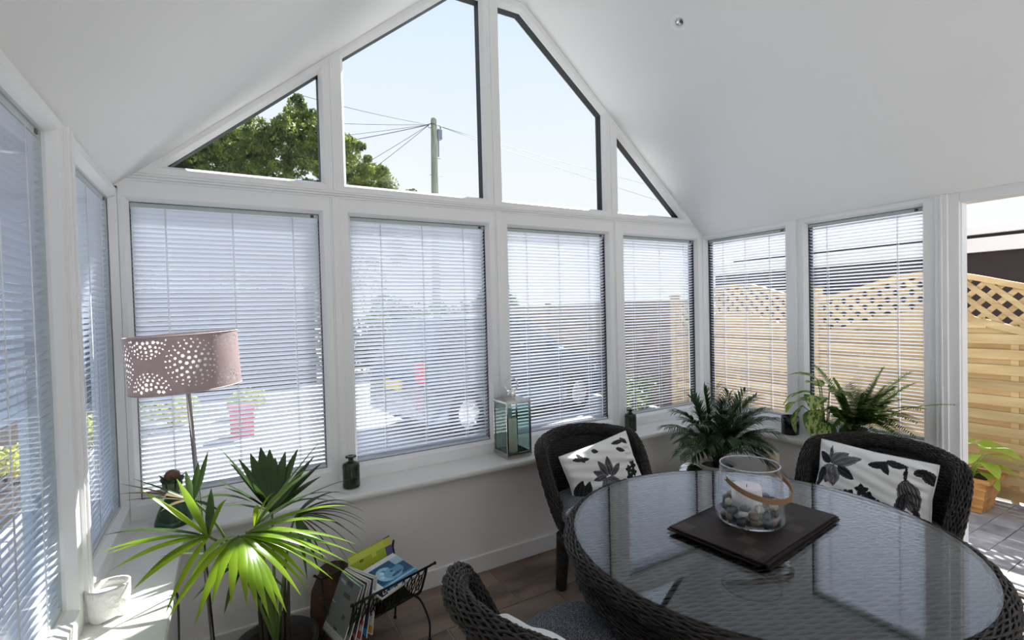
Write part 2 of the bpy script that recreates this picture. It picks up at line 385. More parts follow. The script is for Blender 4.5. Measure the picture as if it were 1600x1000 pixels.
strip('trim_%d' % k_, [((3.772, -.785, .60), (3.79, -.745, 2.04))]); k_ += 1
strip('trim_%d' % k_, [((3.770, -1.60, .0), (3.79, -1.545, 2.04)), ((3.764, -1.578, .0), (3.79, -1.567, 2.04))]); k_ += 1
strip('trim_%d' % k_, [((-.03, -.03, .60), (.034, .03, 2.06)), ((3.765, -.03, .60), (3.80, .03, 2.06)), ((-.05, 0.0, .565), (.01, .06, 2.06)), ((3.765, 0, .565), (3.88, .06, 2.06))]); k_ += 1
# rooflights and glazed rear doors, added unseen behind the camera to brighten the room
for i, (y0, y1) in enumerate(RL):
    rl = sgroup('window_%d' % (13+i)); f_ = lambda x: 2.04+.84*(XR-x)
    q_ = MB()
    for (xa, xb, ya, yb) in ((XA, XA+.05, y0, y1), (XB-.05, XB, y0, y1), (XA, XB, y0, y0-.05), (XA, XB, y1+.05, y1)):
        q_.prism([(xa, f_(xa)+.01), (xb, f_(xb)+.01), (xb, f_(xb)+.2), (xa, f_(xa)+.2)], yb, ya)
    q_.build('frame', M['upvc'], rl)
    MB().prism([(XA+.05, f_(XA+.05)+.14), (XB-.05, f_(XB-.05)+.14), (XB-.05, f_(XB-.05)+.145), (XA+.05, f_(XA+.05)+.145)], y1+.05, y0-.05).build('glass_pane', M['glass'], rl)
d2 = sgroup('added_rear_door', (0, -5.55, 0)); q_ = MB()  # rear doors added out of view for extra daylight
for x in (.35, 1.35, 2.40, 3.39): q_.box((x, -.03, 0), (x+.06, .03, 2.04))
q_.box((.35, -.03, 1.98), (3.45, .03, 2.04)).box((.35, -.03, 0), (3.45, .03, .05)); q_.build('frame', M['upvc'], d2)
for x in (.41, 1.41, 2.46): MB().box((x, -.004, .05), (x+.93, .004, 1.98)).build('glass_pane', M['glass'], d2)
MB().box((.25, -5.45, 0), (3.3, -3.5, .012)).build('bounce_rug', pmat('pale_bounce_rug', (.73, .73, .73), .95), label='pale grey rug added unseen behind the camera to bounce sunlight', category='rug')  # unseen rug, added to bounce rooflight sun into the room
# ------------------------------------------------------------------ blinds between the panes
def slat_mesh(w):
    n = 5; vs = []; fs = []
    for sx in (-w/2, w/2):
        for lay in (0, 1):
            for i in range(n):
                t = -1+2*i/(n-1); vs.append((sx, t*.0130, .0016*(1-t*t)-.0008-lay*.0004))
    q = 2*n
    for i in range(n-1):
        fs.append((i, i+1, q+i+1, q+i)); fs.append((n+i, q+n+i, q+n+i+1, n+i+1))
    return MB().add(vs, fs, True).mesh('slat', fix=False)
def blind(s0, s1, T, tilt, label, cords, side=1):
    rz = T[1]; Rm = Matrix.Rotation(rz, 3, 'Z'); c = (s0+s1)/2; w = s1-s0-.005
    loc = Vector(T[0])+Rm @ Vector((c, .019, 0))
    root = thing('venetian_blind', label, 'blind', (loc.x, loc.y, zl), (0, 0, rz), group='white venetian blinds sealed inside the glazing')
    MB().box((-w/2-.002, -.011, zu-zl-.022), (w/2+.002, .011, zu-zl-.002)).build('head_rail', M['hr'], root)
    me = slat_mesh(w); N = 61; z = zu-zl-.034
    me.materials.append(M['slat'])
    pitch = (z-.022)/(N-1)
    for i in range(N):
        o = bpy.data.objects.new('slat', me); COL.objects.link(o); o.parent = root; o.location = (0, 0, z-i*pitch)
        o.rotation_euler = (-R(tilt+rnd.uniform(-1.2, 1.2)), rnd.uniform(-.0012, .0012), 0)
    MB().box((-w/2, -.010, .001), (w/2, .010, .013)).build('bottom_rail', M['slat'], root)
    for cx in cords:
        x = (cx-.5)*w; m = MB()
        for dy in (-.0118, .0118): m.tube([(x, dy, .01), (x, dy, z+.01)], .0011, 4)
        m.tube([(x+.004, -.0122, .01), (x+.004, -.0122, z+.01)], .0009, 4)
        for i in range(N):
            zz = z-i*pitch; a = R(tilt); m.tube([(x, -.0118, zz+.0118*math.tan(min(a, .9))*.6-.002), (x, .0118, zz-.0118*math.tan(min(a, .9))*.6-.002)], .0007, 3, caps=False)
        m.build('ladder_cord', M['cord'], root, fix=False)
    MB().cbox((side*(w/2-.03), -.012, zu-zl-.012), (.016, .006, .012)).build('control_clip', M['black'], root)
blind(.067, .853, G0, 46, 'venetian blind in the window directly behind the pink lampshade', (.16, .5, .84))
blind(1.008, 1.816, G0, 40, 'venetian blind in the window right behind the taller dark bottle, left of the lantern', (.2, .5, .82))
blind(1.973, 2.773, G0, 31, 'venetian blind in the window above the left wicker armchair, right of the lantern', (.18, .5, .82))
blind(2.937, 3.705, G0, 25, 'venetian blind in the last end-wall window before the right-hand corner', (.15, .5, .85))
blind(-.745, -.05, LW, 38, 'venetian blind in the left-wall window next to the corner', (.15, .5, .85))
blind(-1.75, -.92, LW, 34, 'venetian blind in the left-wall window at the left edge of the photo', (.42, .62, .86))
blind(.045, .69, RW, 22, 'venetian blind in the right-wall window behind the dark areca palm', (.2, .5, .8))
blind(.84, 1.475, RW, 20, 'venetian blind in the right-wall window behind the fern', (.18, .8))
# ceiling downlight
nrm = Vector((-.84, 0, -1)).normalized()
dl = thing('ceiling_downlight', 'small round recessed white downlight in the right slope of the ceiling', 'light', (2.600, -.843, ceil_z(2.6)-.003))
dl.rotation_euler = nrm.to_track_quat('-Z', 'Y').to_euler()
MB().lathe([(.026, .004), (.030, -.003), (.046, -.004), (.050, 0), (.050, .004)], n=32, close=False).build('bezel', M['upvc'], dl)
MB().lathe([(.0, -.002), (.020, -.002), (.027, .006), (.027, .003)], n=24, close=False).build('lamp', M['nickel'], dl)
# ================================================================== outdoors
GZ = -.10
M['concrete'] = pmat('pale_concrete_drive', (.54, .54, .54), .9, var=.12, vscale=2, bump=.1, bscale=60)
M['render_shaded'] = pmat('shade_toned_rendered_wall', (.085, .115, .17), .9, var=.06, vscale=2)  # shade on the wall is put into this dark blue colour
M['white_board'] = pmat('white_fascia', (.82, .83, .85), .5)
M['dark_clad'] = pmat('dark_brown_cladding', (.030, .022, .026), .7, var=.1)
M['hedge'] = leaf_mat('hedge_leaves', (.025, .06, .012), (.10, .17, .035), .3, .5, vscale=1.2)
M['tree'] = leaf_mat('oak_leaves', (.022, .055, .012), (.20, .26, .045), .3, .5, vscale=2.6)
M['bark'] = pmat('bark', (.09, .07, .05), .9, var=.3, vscale=20, bump=.5, bscale=40)
ground = MB().box((-40, .05, GZ-.3), (60, 80, GZ)).box((-40, -30, GZ-.3), (-9, .05, GZ)).box((3.9, -30, GZ-.3), (60, .05, GZ-.062))
ground.build('ground', M['concrete'], kind='structure')
MB().box((-9, -30, GZ-.2), (-.09, .05, GZ)).box((-9, .05, GZ-.002), (-.5, 8.4, GZ+.002)).build('ground', pmat('shade_toned_paving', (.17, .17, .18), .9, var=.25, vscale=3), kind='structure')  # left-hand ground coloured darker to stand in for shade
# block paving by the door: separate blocks on a sand bed
pb = MB().box((3.9, -3.2, GZ-.06), (5.75, .05, GZ-.008)).build('paving', M['sand'], kind='structure')
MB().box((3.9, -30, GZ-.06), (5.75, -3.2, GZ)).build('ground', M['concrete'], kind='structure')
pme = MB().box((-.098, -.073, -.05), (.098, .073, 0)).mesh('block'); pme.materials.append(M['paver'])
pme2 = MB().box((-.148, -.073, -.05), (.148, .073, 0)).mesh('block'); pme2.materials.append(M['paver'])
yy = -2.6; row = 0
while yy < -.2:
    xx = 4.0+(row*.087) % .25; k = 0
    while xx < 5.7:
        big = (k+row) % 3 == 0; wd = .30 if big else .20
        if xx+wd < 5.76:
            o = bpy.data.objects.new('block', pme2 if big else pme); COL.objects.link(o); o.parent = pb
            o.location = (xx+wd/2, yy+.075, GZ-.002+rnd.uniform(-.003, .002)); o.rotation_euler = (rnd.uniform(-.006, .006), rnd.uniform(-.006, .006), 0)
        xx += wd; k += 1
    yy += .15; row += 1
# --- fence panels with bowed lattice tops
FX = 5.6
def ftop(y, c, zp=1.715, ze=1.53):
    t = abs(y-c)/.91; return ze+(zp-ze)*(.5+.5*math.cos(math.pi*t))
def fence_panel(c, label):
    root = thing('fence', label, 'fence', (FX, c, GZ), group='bowed lattice-topped fence panels')
    H = lambda z: z-GZ
    def sweep(f, h, x0, x1, name, n=28):
        vs = []; fs = []
        for i in range(n+1):
            y = -.9+1.8*i/n; z = H(f(c+y)); vs += [(x0, y, z-h), (x1, y, z-h), (x1, y, z), (x0, y, z)]
        for i in range(n):
            for j in range(4): fs.append((4*i+j, 4*i+(j+1) % 4, 4*i+4+(j+1) % 4, 4*i+4+j))
        fs += [(0, 1, 2, 3), (4*n+3, 4*n+2, 4*n+1, 4*n)]
        return MB().add(vs, fs).build(name, M['wood_fence'], root)
    top = lambda y: ftop(y, c); low = lambda y: ftop(y, c)-.335
    sweep(top, .045, -.035, .03, 'top_rail'); sweep(low, .055, -.03, .025, 'arched_rail')
    for s in (-1, 1):
        hgt = H(1.53); MB().box((-.03, s*.9-.02, .0), (.025, s*.9+.02, hgt)).build('side_batten', M['wood_fence'], root)
    for sg, xo in ((1, -.012), (-1, .004)):
        k = -14
        while k < 40:
            # line: z = zb + sg*(y - y0)
            y0 = -2.4+k*.122; pts = []
            for i in range(120):
                y = -.88+1.76*i/119; z = 1.3+sg*(y-y0) if sg > 0 else 1.3-(y-y0)
                if low(c+y)-.02 < z < top(c+y)-.03: pts.append((y, H(z)))
            if len(pts) > 2:
                a, b = pts[0], pts[-1]; L = math.hypot(b[0]-a[0], b[1]-a[1])
                dx, dz = (b[0]-a[0])/L, (b[1]-a[1])/L; nx, nz = -dz*.019, dx*.019
                poly = [(a[0]+nx, a[1]+nz), (b[0]+nx, b[1]+nz), (b[0]-nx, b[1]-nz), (a[0]-nx, a[1]-nz)]
                MB().prism(poly, xo-.008, xo+.007, 'x').build('lattice_slat', M['wood_fence'], root)
            k += 1
    z = .02; i = 0
    while z < H(1.40):
        top_l = .075
        xo = -.016 if i % 2 == 0 else .008
        # clip board ends under the arch
        ys = [y for y in [(-.9+1.8*j/60) for j in range(61)] if H(low(c+y))-.03 > z+.03]
        if len(ys) > 4:
            for y0, y1 in ([(ys[0], ys[-1])] if ys[-1]-ys[0] > .2 else []):
                MB().box((xo-.008, y0, z), (xo+.006, y1, z+top_l)).build('board', M['wood_fence'], root, bevel=.002)
        z += .060; i += 1
    for yb in (-.55, -.02, .5):
        MB().box((-.008, yb-.022, .0), (.000, yb+.022, H(low(c+yb))-.03)).build('batten', M['wood_fence'], root)
    return root
for c, lb in ((-2.66, 'lattice-topped timber fence panel to the right of the open doorway, mostly outside the photo'), (-.84, 'lattice-topped timber fence panel behind the terracotta planter, seen through the doorway'), (.98, 'lattice-topped timber fence panel seen through the blind behind the areca palm')):
    fence_panel(c, lb)
for y, lb in ((-1.75, 'timber fence post at the right end of the fence panel by the doorway'), (.07, 'timber fence post seen between the two right-wall blinds'), (1.89, 'timber fence post at the far corner of the lattice fence')):
    MB().box((FX-.045, y-.04, GZ), (FX+.05, y+.04, 1.60)).cbox((FX+.002, y, 1.61), (.115, .10, .02)).build('fence_post', M['wood_fence'], label=lb, category='post', group='timber fence posts')
# lower plain fence running on beyond
M['wood_far'] = wood_mat('brown_fence', (.22, .14, .085), (.34, .23, .15), (10, 1, 10))
pf = thing('garden_fence', 'long brown plain timber fence running away beyond the lattice panels', 'fence', (6.15, 1.95, GZ))
for i in range(17):
    MB().box((-.012, 0, .03+i*.095), (.012+.01*(i%2), 7.5, .135+i*.095)).build('board', M['wood_far'], pf)
for y in (0, 1.85, 3.7, 5.55, 7.4): MB().box((-.06, y-.04, 0), (.03, y+.04, 1.68)).build('post', M['wood_far'], pf)
# --- neighbour's flat-roofed outbuilding behind the fence
nb = thing('outbuilding', 'low flat-roofed dark outbuilding with white fascia behind the lattice fence', 'building', (8, -1.5, GZ))
MB().box((0, -7, 0), (5, 4.6, 2.10)).build('wall', M['dark_clad'], nb)
MB().box((-.10, -7.1, 2.10), (5.1, 4.7, 2.26)).build('fascia', M['white_board'], nb)
MB().box((-.04, -7.0, 2.26), (5.0, 4.2, 2.30)).build('shadow_gap', M['black'], nb)
MB().box((-.14, -7.1, 2.30), (5.1, 3.9, 2.385)).build('roof_edge', M['white_board'], nb)
# --- planter with hosta
pl = thing('terracotta_planter', 'square ribbed honey-coloured terracotta planter on the paving by the fence', 'planter', (5.27, -1.21, GZ))
pm_ = MB()
def sq(r, z, bow=0): return [(-r, -r, z), (r, -r, z), (r, r, z), (-r, r, z)]
prof = [(.115, 0), (.118, .03), (.124, .035), (.124, .05), (.122, .055), (.132, .10), (.138, .104), (.138, .118), (.134, .122), (.144, .17), (.150, .174), (.150, .188), (.146, .192), (.152, .225), (.178, .232), (.178, .262), (.15, .262), (.14, .20), (.0, .20)]
vs_ = []; fs_ = []
for r, z in prof: vs_ += sq(r, z)
for i in range(len(prof)-1):
    for j in range(4): fs_.append((4*i+j, 4*i+(j+1) % 4, 4*i+4+(j+1) % 4, 4*i+4+j))
M['terracotta'] = pmat('honey_terracotta', (.50, .27, .08), .5, var=.25, vscale=6, bump=.15, bscale=30, dark=(.36, .15, .04))
pm_.add(vs_, fs_).build('pot', M['terracotta'], pl, bevel=.003)
MB().box((-.14, -.14, .19), (.14, .14, .235)).build('soil', M['soil'], pl)
M['hosta'] = leaf_mat('hosta_leaf', (.32, .47, .05), (.48, .60, .09), .35, .45)
def broad_leaf(L, W, curl, n=9, m=4, fold=.25, tip=1.0):
    vs = []; fs = []
    for i in range(n+1):
        t = i/n; w = W*(math.sin(math.pi*min(1, t**.75))**.8)*(1 if t < .97 else .3); a = curl*t
        px = L*(math.sin(a)/max(curl, 1e-3) if curl else t); pz = -L*(1-math.cos(a))/max(curl, 1e-3) if curl else 0
        for j in range(-m, m+1):
            s = j/m; vs.append((px, s*w/2, pz+abs(s)*w*.5*fold+.004*math.sin(t*9+s*3)))
    q = 2*m+1
    for i in range(n):
        for j in range(2*m): fs.append((i*q+j, i*q+j+1, (i+1)*q+j+1, (i+1)*q+j))
    return MB().add(vs, fs, True)
hs_ = thing('hosta_plant', 'lime-green broad-leaved hosta growing in the square terracotta planter', 'plant', (5.27, -1.21, GZ+.235))
for i, (a, el, L, hh, W) in enumerate([(-60, 10, .20, .20, .13), (-30, 25, .22, .24, .13), (20, 20, .2, .26, .12), (70, 15, .2, .2, .12), (120, 15, .2, .28, .13), (160, 30, .22, .30, .14), (200, 20, .20, .22, .13), (235, 5, .20, .16, .13), (265, 20, .22, .26, .15), (300, 0, .2, .12, .13), (180, -10, .18, .10, .12), (245, -10, .17, .06, .10), (330, -5, .18, .1, .12), (100, 0, .18, .1, .12)]):
    base = Vector((.04*math.cos(R(a)), .04*math.sin(R(a)), 0)); top = Vector((.10*math.cos(R(a)), .10*math.sin(R(a)), hh*.8))
    MB().tube(arc([base-Vector((0, 0, .01)), base*1.2+Vector((0, 0, hh*.4)), top], 4), .004, 5).build('leaf_stalk', M['hosta'], hs_)
    broad_leaf(L, W, .9).build('leaf', M['hosta'], hs_, loc=top, rot=(rnd.uniform(-.3, .3), -R(el), R(a)))
# --- foliage clumps as leaf clouds
def leaf_cloud(blobs, per, size, name, mat, parent=None, seed=1, flat=.8, **tags):
    r = np.random.RandomState(seed); vs = []; 
    P = []
    for (x, y, z, rad) in blobs:
        d = r.normal(size=(per, 3)); d /= np.linalg.norm(d, axis=1)[:, None]; rr = rad*(.55+.5*r.rand(per))**.8
        p = np.array([x, y, z])+d*rr[:, None]*np.array([1, 1, flat]); P.append(p)
    P = np.concatenate(P); n = len(P)
    u = r.normal(size=(n, 3)); u /= np.linalg.norm(u, axis=1)[:, None]; w = np.cross(u, r.normal(size=(n, 3))); w /= np.linalg.norm(w, axis=1)[:, None]
    s = size*(.6+.8*r.rand(n))[:, None]
    V = np.stack([P-u*s, P+w*s*.45, P+u*s, P-w*s*.45], 1).reshape(-1, 3)
    me = bpy.data.meshes.new(name); me.vertices.add(4*n); me.vertices.foreach_set('co', V.ravel()); me.loops.add(4*n); me.loops.foreach_set('vertex_index', np.arange(4*n))
    me.polygons.add(n); me.polygons.foreach_set('loop_start', np.arange(n)*4); me.polygons.foreach_set('loop_total', np.full(n, 4)); me.update(calc_edges=True)
    return obj(name, me, mat, parent, **tags)
tr = thing('tree', 'tall bushy green tree beyond the gable, left of the telegraph pole', 'tree', (2.0, 15.5, GZ))
cr = np.random.RandomState(3); bl = []
ex = [-9, -5, -2.75, -1.9, -.72, -.07, .63, 1.24, 1.5, 2.37, 2.8, 3.25, 3.7, 4.2, 4.6]; ez = [5.6, 5.8, 6.5, 7.0, 7.85, 7.45, 8.5, 8.4, 8.1, 7.45, 7.1, 6.8, 6.35, 6.2, 5.6]
for i in range(620):
    x = cr.uniform(-5.5, 4.4); r_ = cr.uniform(.14, .40)
    z = float(np.interp(x, ex, ez))-r_*.9-abs(cr.normal())*1.15*(0 if i % 4 == 0 else 1); bl.append((x, cr.uniform(-1.4, 1.4), z, r_))
for i in range(40): bl.append((cr.uniform(-7, 3), cr.uniform(0, 1.5), cr.uniform(2.2, 4.6), .9))
leaf_cloud(bl, 240, .058, 'crown', M['tree'], tr, seed=4, kind='stuff')
tk = MB(); tk.tube([(0, 0, 0), (.1, 0, 1.5), (0, 0, 3.2), (.1, 0, 5)], [.28, .22, .18, .06], 10)
for a, b in (((0, 0, 2.4), (-3.5, 0, 4.8)), ((0, 0, 2.8), (2.2, .3, 4.9)), ((-1.5, 0, 3.4), (-4.5, .5, 4.6)), ((0, 0, 3.2), (-.6, -.4, 6.4))):
    tk.tube(arc([a, ((a[0]+b[0])/2, (a[1]+b[1])/2, (a[2]+b[2])/2-.2), b], 4), [.1-.08*i/8 for i in range(9)], 6)
tk.build('trunk', M['bark'], tr)
# telegraph pole and wires
M['poleW'] = pmat('weathered_green_grey_pole', (.25, .27, .21), .9, var=.3, vscale=3, bump=.4, bscale=8, stretch=(6, 6, .6))
tp = thing('telegraph_pole', 'weathered wooden telegraph pole with a grey box near its top', 'pole', (7.40, 15, GZ), (0, R(.9), 0))
MB().tube([(0, 0, 0), (0, 0, 8.78), (0, 0, 8.84)], [.17, .118, .10], 16).build('pole', M['poleW'], tp)
MB().box((.10, -.14, 8.05), (.27, .05, 8.42)).box((.12, -.1, 7.4), (.16, -.05, 8.1)).build('junction_box', pmat('slate_grey_box', (.16, .18, .24), .6), tp, bevel=.01)
br = MB(); br.tube([(-.24, 0, 8.55), (-.16, -.1, 8.6), (.0, -.15, 8.57), (.2, -.1, 8.58), (.25, 0, 8.5)], .012, 6)
for s in (-1, 1): br.tube([(s*.13, -.05, 8.6), (s*.26, -.05, 8.56), (s*.24, -.05, 8.44), (s*.13, -.05, 8.45)], .012, 6)
br.build('bracket', M['iron'], tp)
for z in (7.35, 6.7): MB().tube([(-.2 if z < 7 else .1, -.02, z), (.3, -.02, z+.01)], .01, 5).build('climbing_step', M['iron'], tp)
def wire(b, sag, lb, r=.008):
    a = Vector((7.33 if b[0] < 7 else 7.75, 14.95, 8.46)); b = Vector(b); pts = []
    for i in range(15):
        t = i/14; p = a.lerp(b, t); p.z -= sag*4*t*(1-t); pts.append(p)
    o = MB().tube(pts, r, 4).build('wire', M['iron'], tp); bpy.context.view_layer.update(); o.matrix_parent_inverse = tp.matrix_world.inverted()
from_px = lambda px, py, y: (Vector((.40493, -2.73074, 1.485)) + (lambda q: q*((y+2.73074)/q.y))(D+r2*((px-800)/777.0771)+u2*((500-py)/777.0771)))
wire(from_px(400, 128, 13.5), .1, 'overhead wire rising to the left from the pole, highest of the group')
wire(from_px(480, 190, 19), .05, 'overhead wire running left just below the highest one')
wire(from_px(500, 216, 19), .02, 'nearly level overhead wire running left from the pole')
wire(from_px(470, 232, 19), .05, 'thickest overhead wire sloping down to the left', .013)
wire(from_px(560, 262, 16), .02, 'overhead wire dropping left towards the tree')
wire(from_px(575, 270, 15), .02, 'steepest overhead wire dropping left towards the tree')
wire(from_px(1100, 335, 16), .1, 'faint overhead wire dropping to the right from the pole')
wire(from_px(1100, 310, 18), .1, 'upper faint overhead wire running right from the pole')
# hedge and shrubs beyond the drive
hd = []
hr = np.random.RandomState(5)
for i in range(90): hd.append((hr.uniform(-9, 7.2), 10.3+hr.uniform(-.5, .5), hr.uniform(.1, 1.7), .55))
for i in range(24):
    t = hr.rand(); hd.append((7.4+hr.uniform(-1, 1)*(1-t)*1.6, 10.3, .2+2.1*t, .35))
leaf_cloud(hd, 260, .07, 'hedge', M['hedge'], seed=6, label='dark green clipped hedge beyond the driveway, peaked at its right end', category='hedge')
M['yellow_shrub'] = leaf_mat('yellow_green_leaves', (.30, .36, .05), (.65, .62, .14), .3, .5)
def shrub(c, r, lb, mat='yellow_shrub', seed=1):
    root = thing('shrub', lb, 'shrub', c)
    rr = np.random.RandomState(seed); bs = [(rr.uniform(-r, r)*.6, rr.uniform(-r, r)*.6, r*.7+rr.uniform(-.3, .3)*r, r*.5) for _ in range(8)]
    leaf_cloud(bs, 130, .035, 'foliage', M[mat], root, seed=seed, kind='stuff')
    m = MB()
    for i in range(5): m.tube([(0, 0, 0), (rr.uniform(-r, r)*.5, rr.uniform(-r, r)*.5, r*.9)], .01, 5)
    m.build('stems', M['bark'], root)
shrub((-1.38, 3.6, GZ+.1), .30, 'yellow-green shrub in the kerbed bed outside the left windows, nearer one', seed=2)
shrub((-1.05, 4.7, GZ+.1), .28, 'yellow-green shrub outside the left windows, farther one', seed=3)
shrub((-.3, 6.0, GZ), .35, 'low yellow-flowering shrub beyond the drive, leftmost behind the lampshade blind', seed=4)
shrub((.7, 6.2, GZ), .35, 'low yellow-flowering shrub beyond the drive, right of the red box', seed=5)
shrub((5.15, 2.3, GZ), .50, 'bright green climber on the brown fence behind the last end-wall blind', 'tree', seed=6)
# kerb and own outside wall on the left
kb = sgroup('kerb_edging', (-.95, 0, GZ))
for i in range(12): MB().box((-.06, 1.2+i*.32, 0), (.07, 1.2+i*.32+.31, .12)).build('kerb_stone', M['paver'], kb, bevel=.015)
MB().box((-2.4, 1.2, GZ), (-1.0, 8, GZ+.06)).build('planting_bed', M['soil'], kind='structure')
hw = thing('house_wall', 'rendered house wall outside the left windows, blue-grey shade put into its colour', 'wall', (-2.4, 2, GZ))
MB().box((-.3, -8, 0), (0, 7.0, 3.2)).build('render', M['render_shaded'], hw)
for y, z0, z1 in ((-1.0, .0, 2.2), (2.6, .0, 2.2)):
    MB().box((0, y, z0), (.05, y+.09, z1)).box((0, y+.9, z0), (.05, y+.99, z1)).box((0, y, z1), (.05, y+.99, z1+.09)).build('window_frame', M['white_board'], hw)
MB().tube([(.07, 1.4, 0), (.07, 1.4, 3.1)], .035, 10).build('downpipe', M['white_board'], hw)
# parked car seen through the slats
def car():
    root = thing('parked_car', 'blue-grey parked car on the driveway, seen through the blinds behind the lantern', 'car', (2.40, 2.80, GZ), (0, 0, R(11)))
    root.scale = (.80, .85, .92)
    body = M['car'] = pmat('blue_grey_car_paint', (.12, .17, .25), .25, metal=.4, coat=.8)
    gl = pmat('dark_car_glass', (.02, .03, .04), .05, spec=.8); tyre = pmat('tyre_rubber', (.015, .015, .016), .8); wh = pmat('alloy_wheel', (.6, .62, .65), .3, metal=.8)
    side = [(0, .30), (.02, .75), (.10, 1.0), (.35, 1.50), (.55, 1.62), (1.9, 1.66), (2.35, 1.55), (3.15, 1.02), (3.75, .90), (4.05, .72), (4.12, .42), (4.08, .25), (3.72, .22), (3.62, .45), (3.4, .56), (3.15, .45), (3.04, .22), (1.12, .22), (1.02, .45), (.8, .56), (.57, .45), (.47, .22), (.08, .24)]
    n = len(side); vs = []; fs = []
    secs = [(0.04, .94), (0, 1.0), (.0, 1.0), (1.66, 1.0), (1.7, 1.0), (1.66, .94)]
    for y, k in ((.06, .97), (0, 1), (1.7, 1), (1.64, .97)):
        for x, z in side:
            tum = max(0, z-1.0)*.28; yy_ = y+(tum if y < .8 else -tum); vs.append((2.06+(x-2.06)*k, yy_, .25+(z-.25)*k if k < 1 else z))
    for s in range(3):
        for i in range(n): fs.append((s*n+i, s*n+(i+1) % n, (s+1)*n+(i+1) % n, (s+1)*n+i))
    fs += [tuple(range(n)), tuple(reversed(range(3*n, 4*n)))]
    MB().add(vs, fs).build('body', body, root, bevel=.02)
    for y, s in ((-.006, 1), (1.706, -1)):
        def yt(z): return y+s*max(0, z-1.0)*.28
        for k, poly in enumerate(([(.32, 1.05), (.52, 1.5), (1.12, 1.55), (1.12, 1.05)], [(1.2, 1.05), (1.2, 1.55), (1.9, 1.56), (2.0, 1.05)], [(2.08, 1.05), (2.0, 1.54), (2.25, 1.48), (2.88, 1.05)])):
            vs = [(x, yt(z)-.004*s, z) for x, z in poly]+[(x, yt(z)+.01*s, z) for x, z in poly]; q = len(poly)
            MB().add(vs, [tuple(range(q)), tuple(reversed(range(q, 2*q)))]+[(i, i+q, (i+1) % q+q, (i+1) % q) for i in range(q)]).build('side_window', gl, root)
        MB().box((.2, y-.012*s if s > 0 else y, .62), (3.6, y if s > 0 else y+.012, .67)).build('side_moulding', tyre, root)
    def slab(a, b, y0, y1, t, nm, mt):
        nx, nz = b[1]-a[1], -(b[0]-a[0]); L = math.hypot(nx, nz); nx, nz = nx/L*t, nz/L*t
        vs = [(a[0], y0, a[1]), (b[0], y0+.06, b[1]), (b[0], y1-.06, b[1]), (a[0], y1, a[1])]; vs += [(x-nx, y_, z-nz) for x, y_, z in vs]
        MB().add(vs, [(0, 1, 2, 3), (7, 6, 5, 4), (0, 4, 5, 1), (1, 5, 6, 2), (2, 6, 7, 3), (3, 7, 4, 0)]).build(nm, mt, root)
    slab((3.08, 1.07), (2.42, 1.51), .16, 1.54, .012, 'windscreen', gl); slab((.12, 1.05), (.35, 1.46), .16, 1.54, -.012, 'rear_window', gl)
    for x in (.8, 3.4):
        for y in (-.01, 1.53):
            w = MB().lathe([(.2, -.09), (.30, -.09), (.315, -.06), (.315, .06), (.30, .09), (.2, .09)], n=24).build('wheel', tyre, root, loc=(x, y+.09, .315), rot=(R(90), 0, 0))
            hb = MB().lathe([(.0, .0), (.06, .012), (.19, .0), (.2, -.01)], n=24)
            for k in range(7): hb.cbox((.11, 0, .012), (.16, .03, .01), Matrix.Rotation(2*math.pi*k/7, 4, 'Z'))
            hb.build('hub', wh, w, loc=(0, 0, .095 if y < .5 else -.1))
    MB().box((3.95, .05, .62), (4.09, .32, .76)).build('headlight', wh, root, bevel=.02); MB().box((3.95, 1.38, .62), (4.09, 1.65, .76)).build('headlight', wh, root, bevel=.02)
    MB().box((-.03, .62, .66), (.03, 1.10, .78)).build('number_plate', pmat('yellow_plate', (.75, .55, .08), .4), root)
    MB().box((-.01, .03, .8), (.06, .2, 1.05)).build('tail_light', pmat('red_lamp', (.6, .03, .05), .3), root)
    MB().box((2.75, -.12, .98), (2.9, -.01, 1.1)).build('wing_mirror', body, root, bevel=.02)
car()
MB().box((.44, 4.6, GZ), (.72, 4.86, GZ+.36)).cbox((.58, 4.72, GZ+.385), (.32, .30, .05)).build('red_bin', pmat('red_painted_bin', (.65, .08, .12), .5), bevel=.02, label='small red bin out on the drive, seen just right of the lampshade', category='bin')
bf = thing('boundary_fence', 'dark timber boundary fence beyond the drive, behind the window with the lampshade', 'fence', (-9, 9.2, GZ))
for i in range(21): MB().box((0, -.012, .02+i*.10), (11.2, .012, .115+i*.10)).build('board', M['dark_clad'], bf)
for i in range(7): MB().box((i*1.85, -.05, 0), (i*1.85+.09, -.01, 2.15)).build('post', M['dark_clad'], bf)
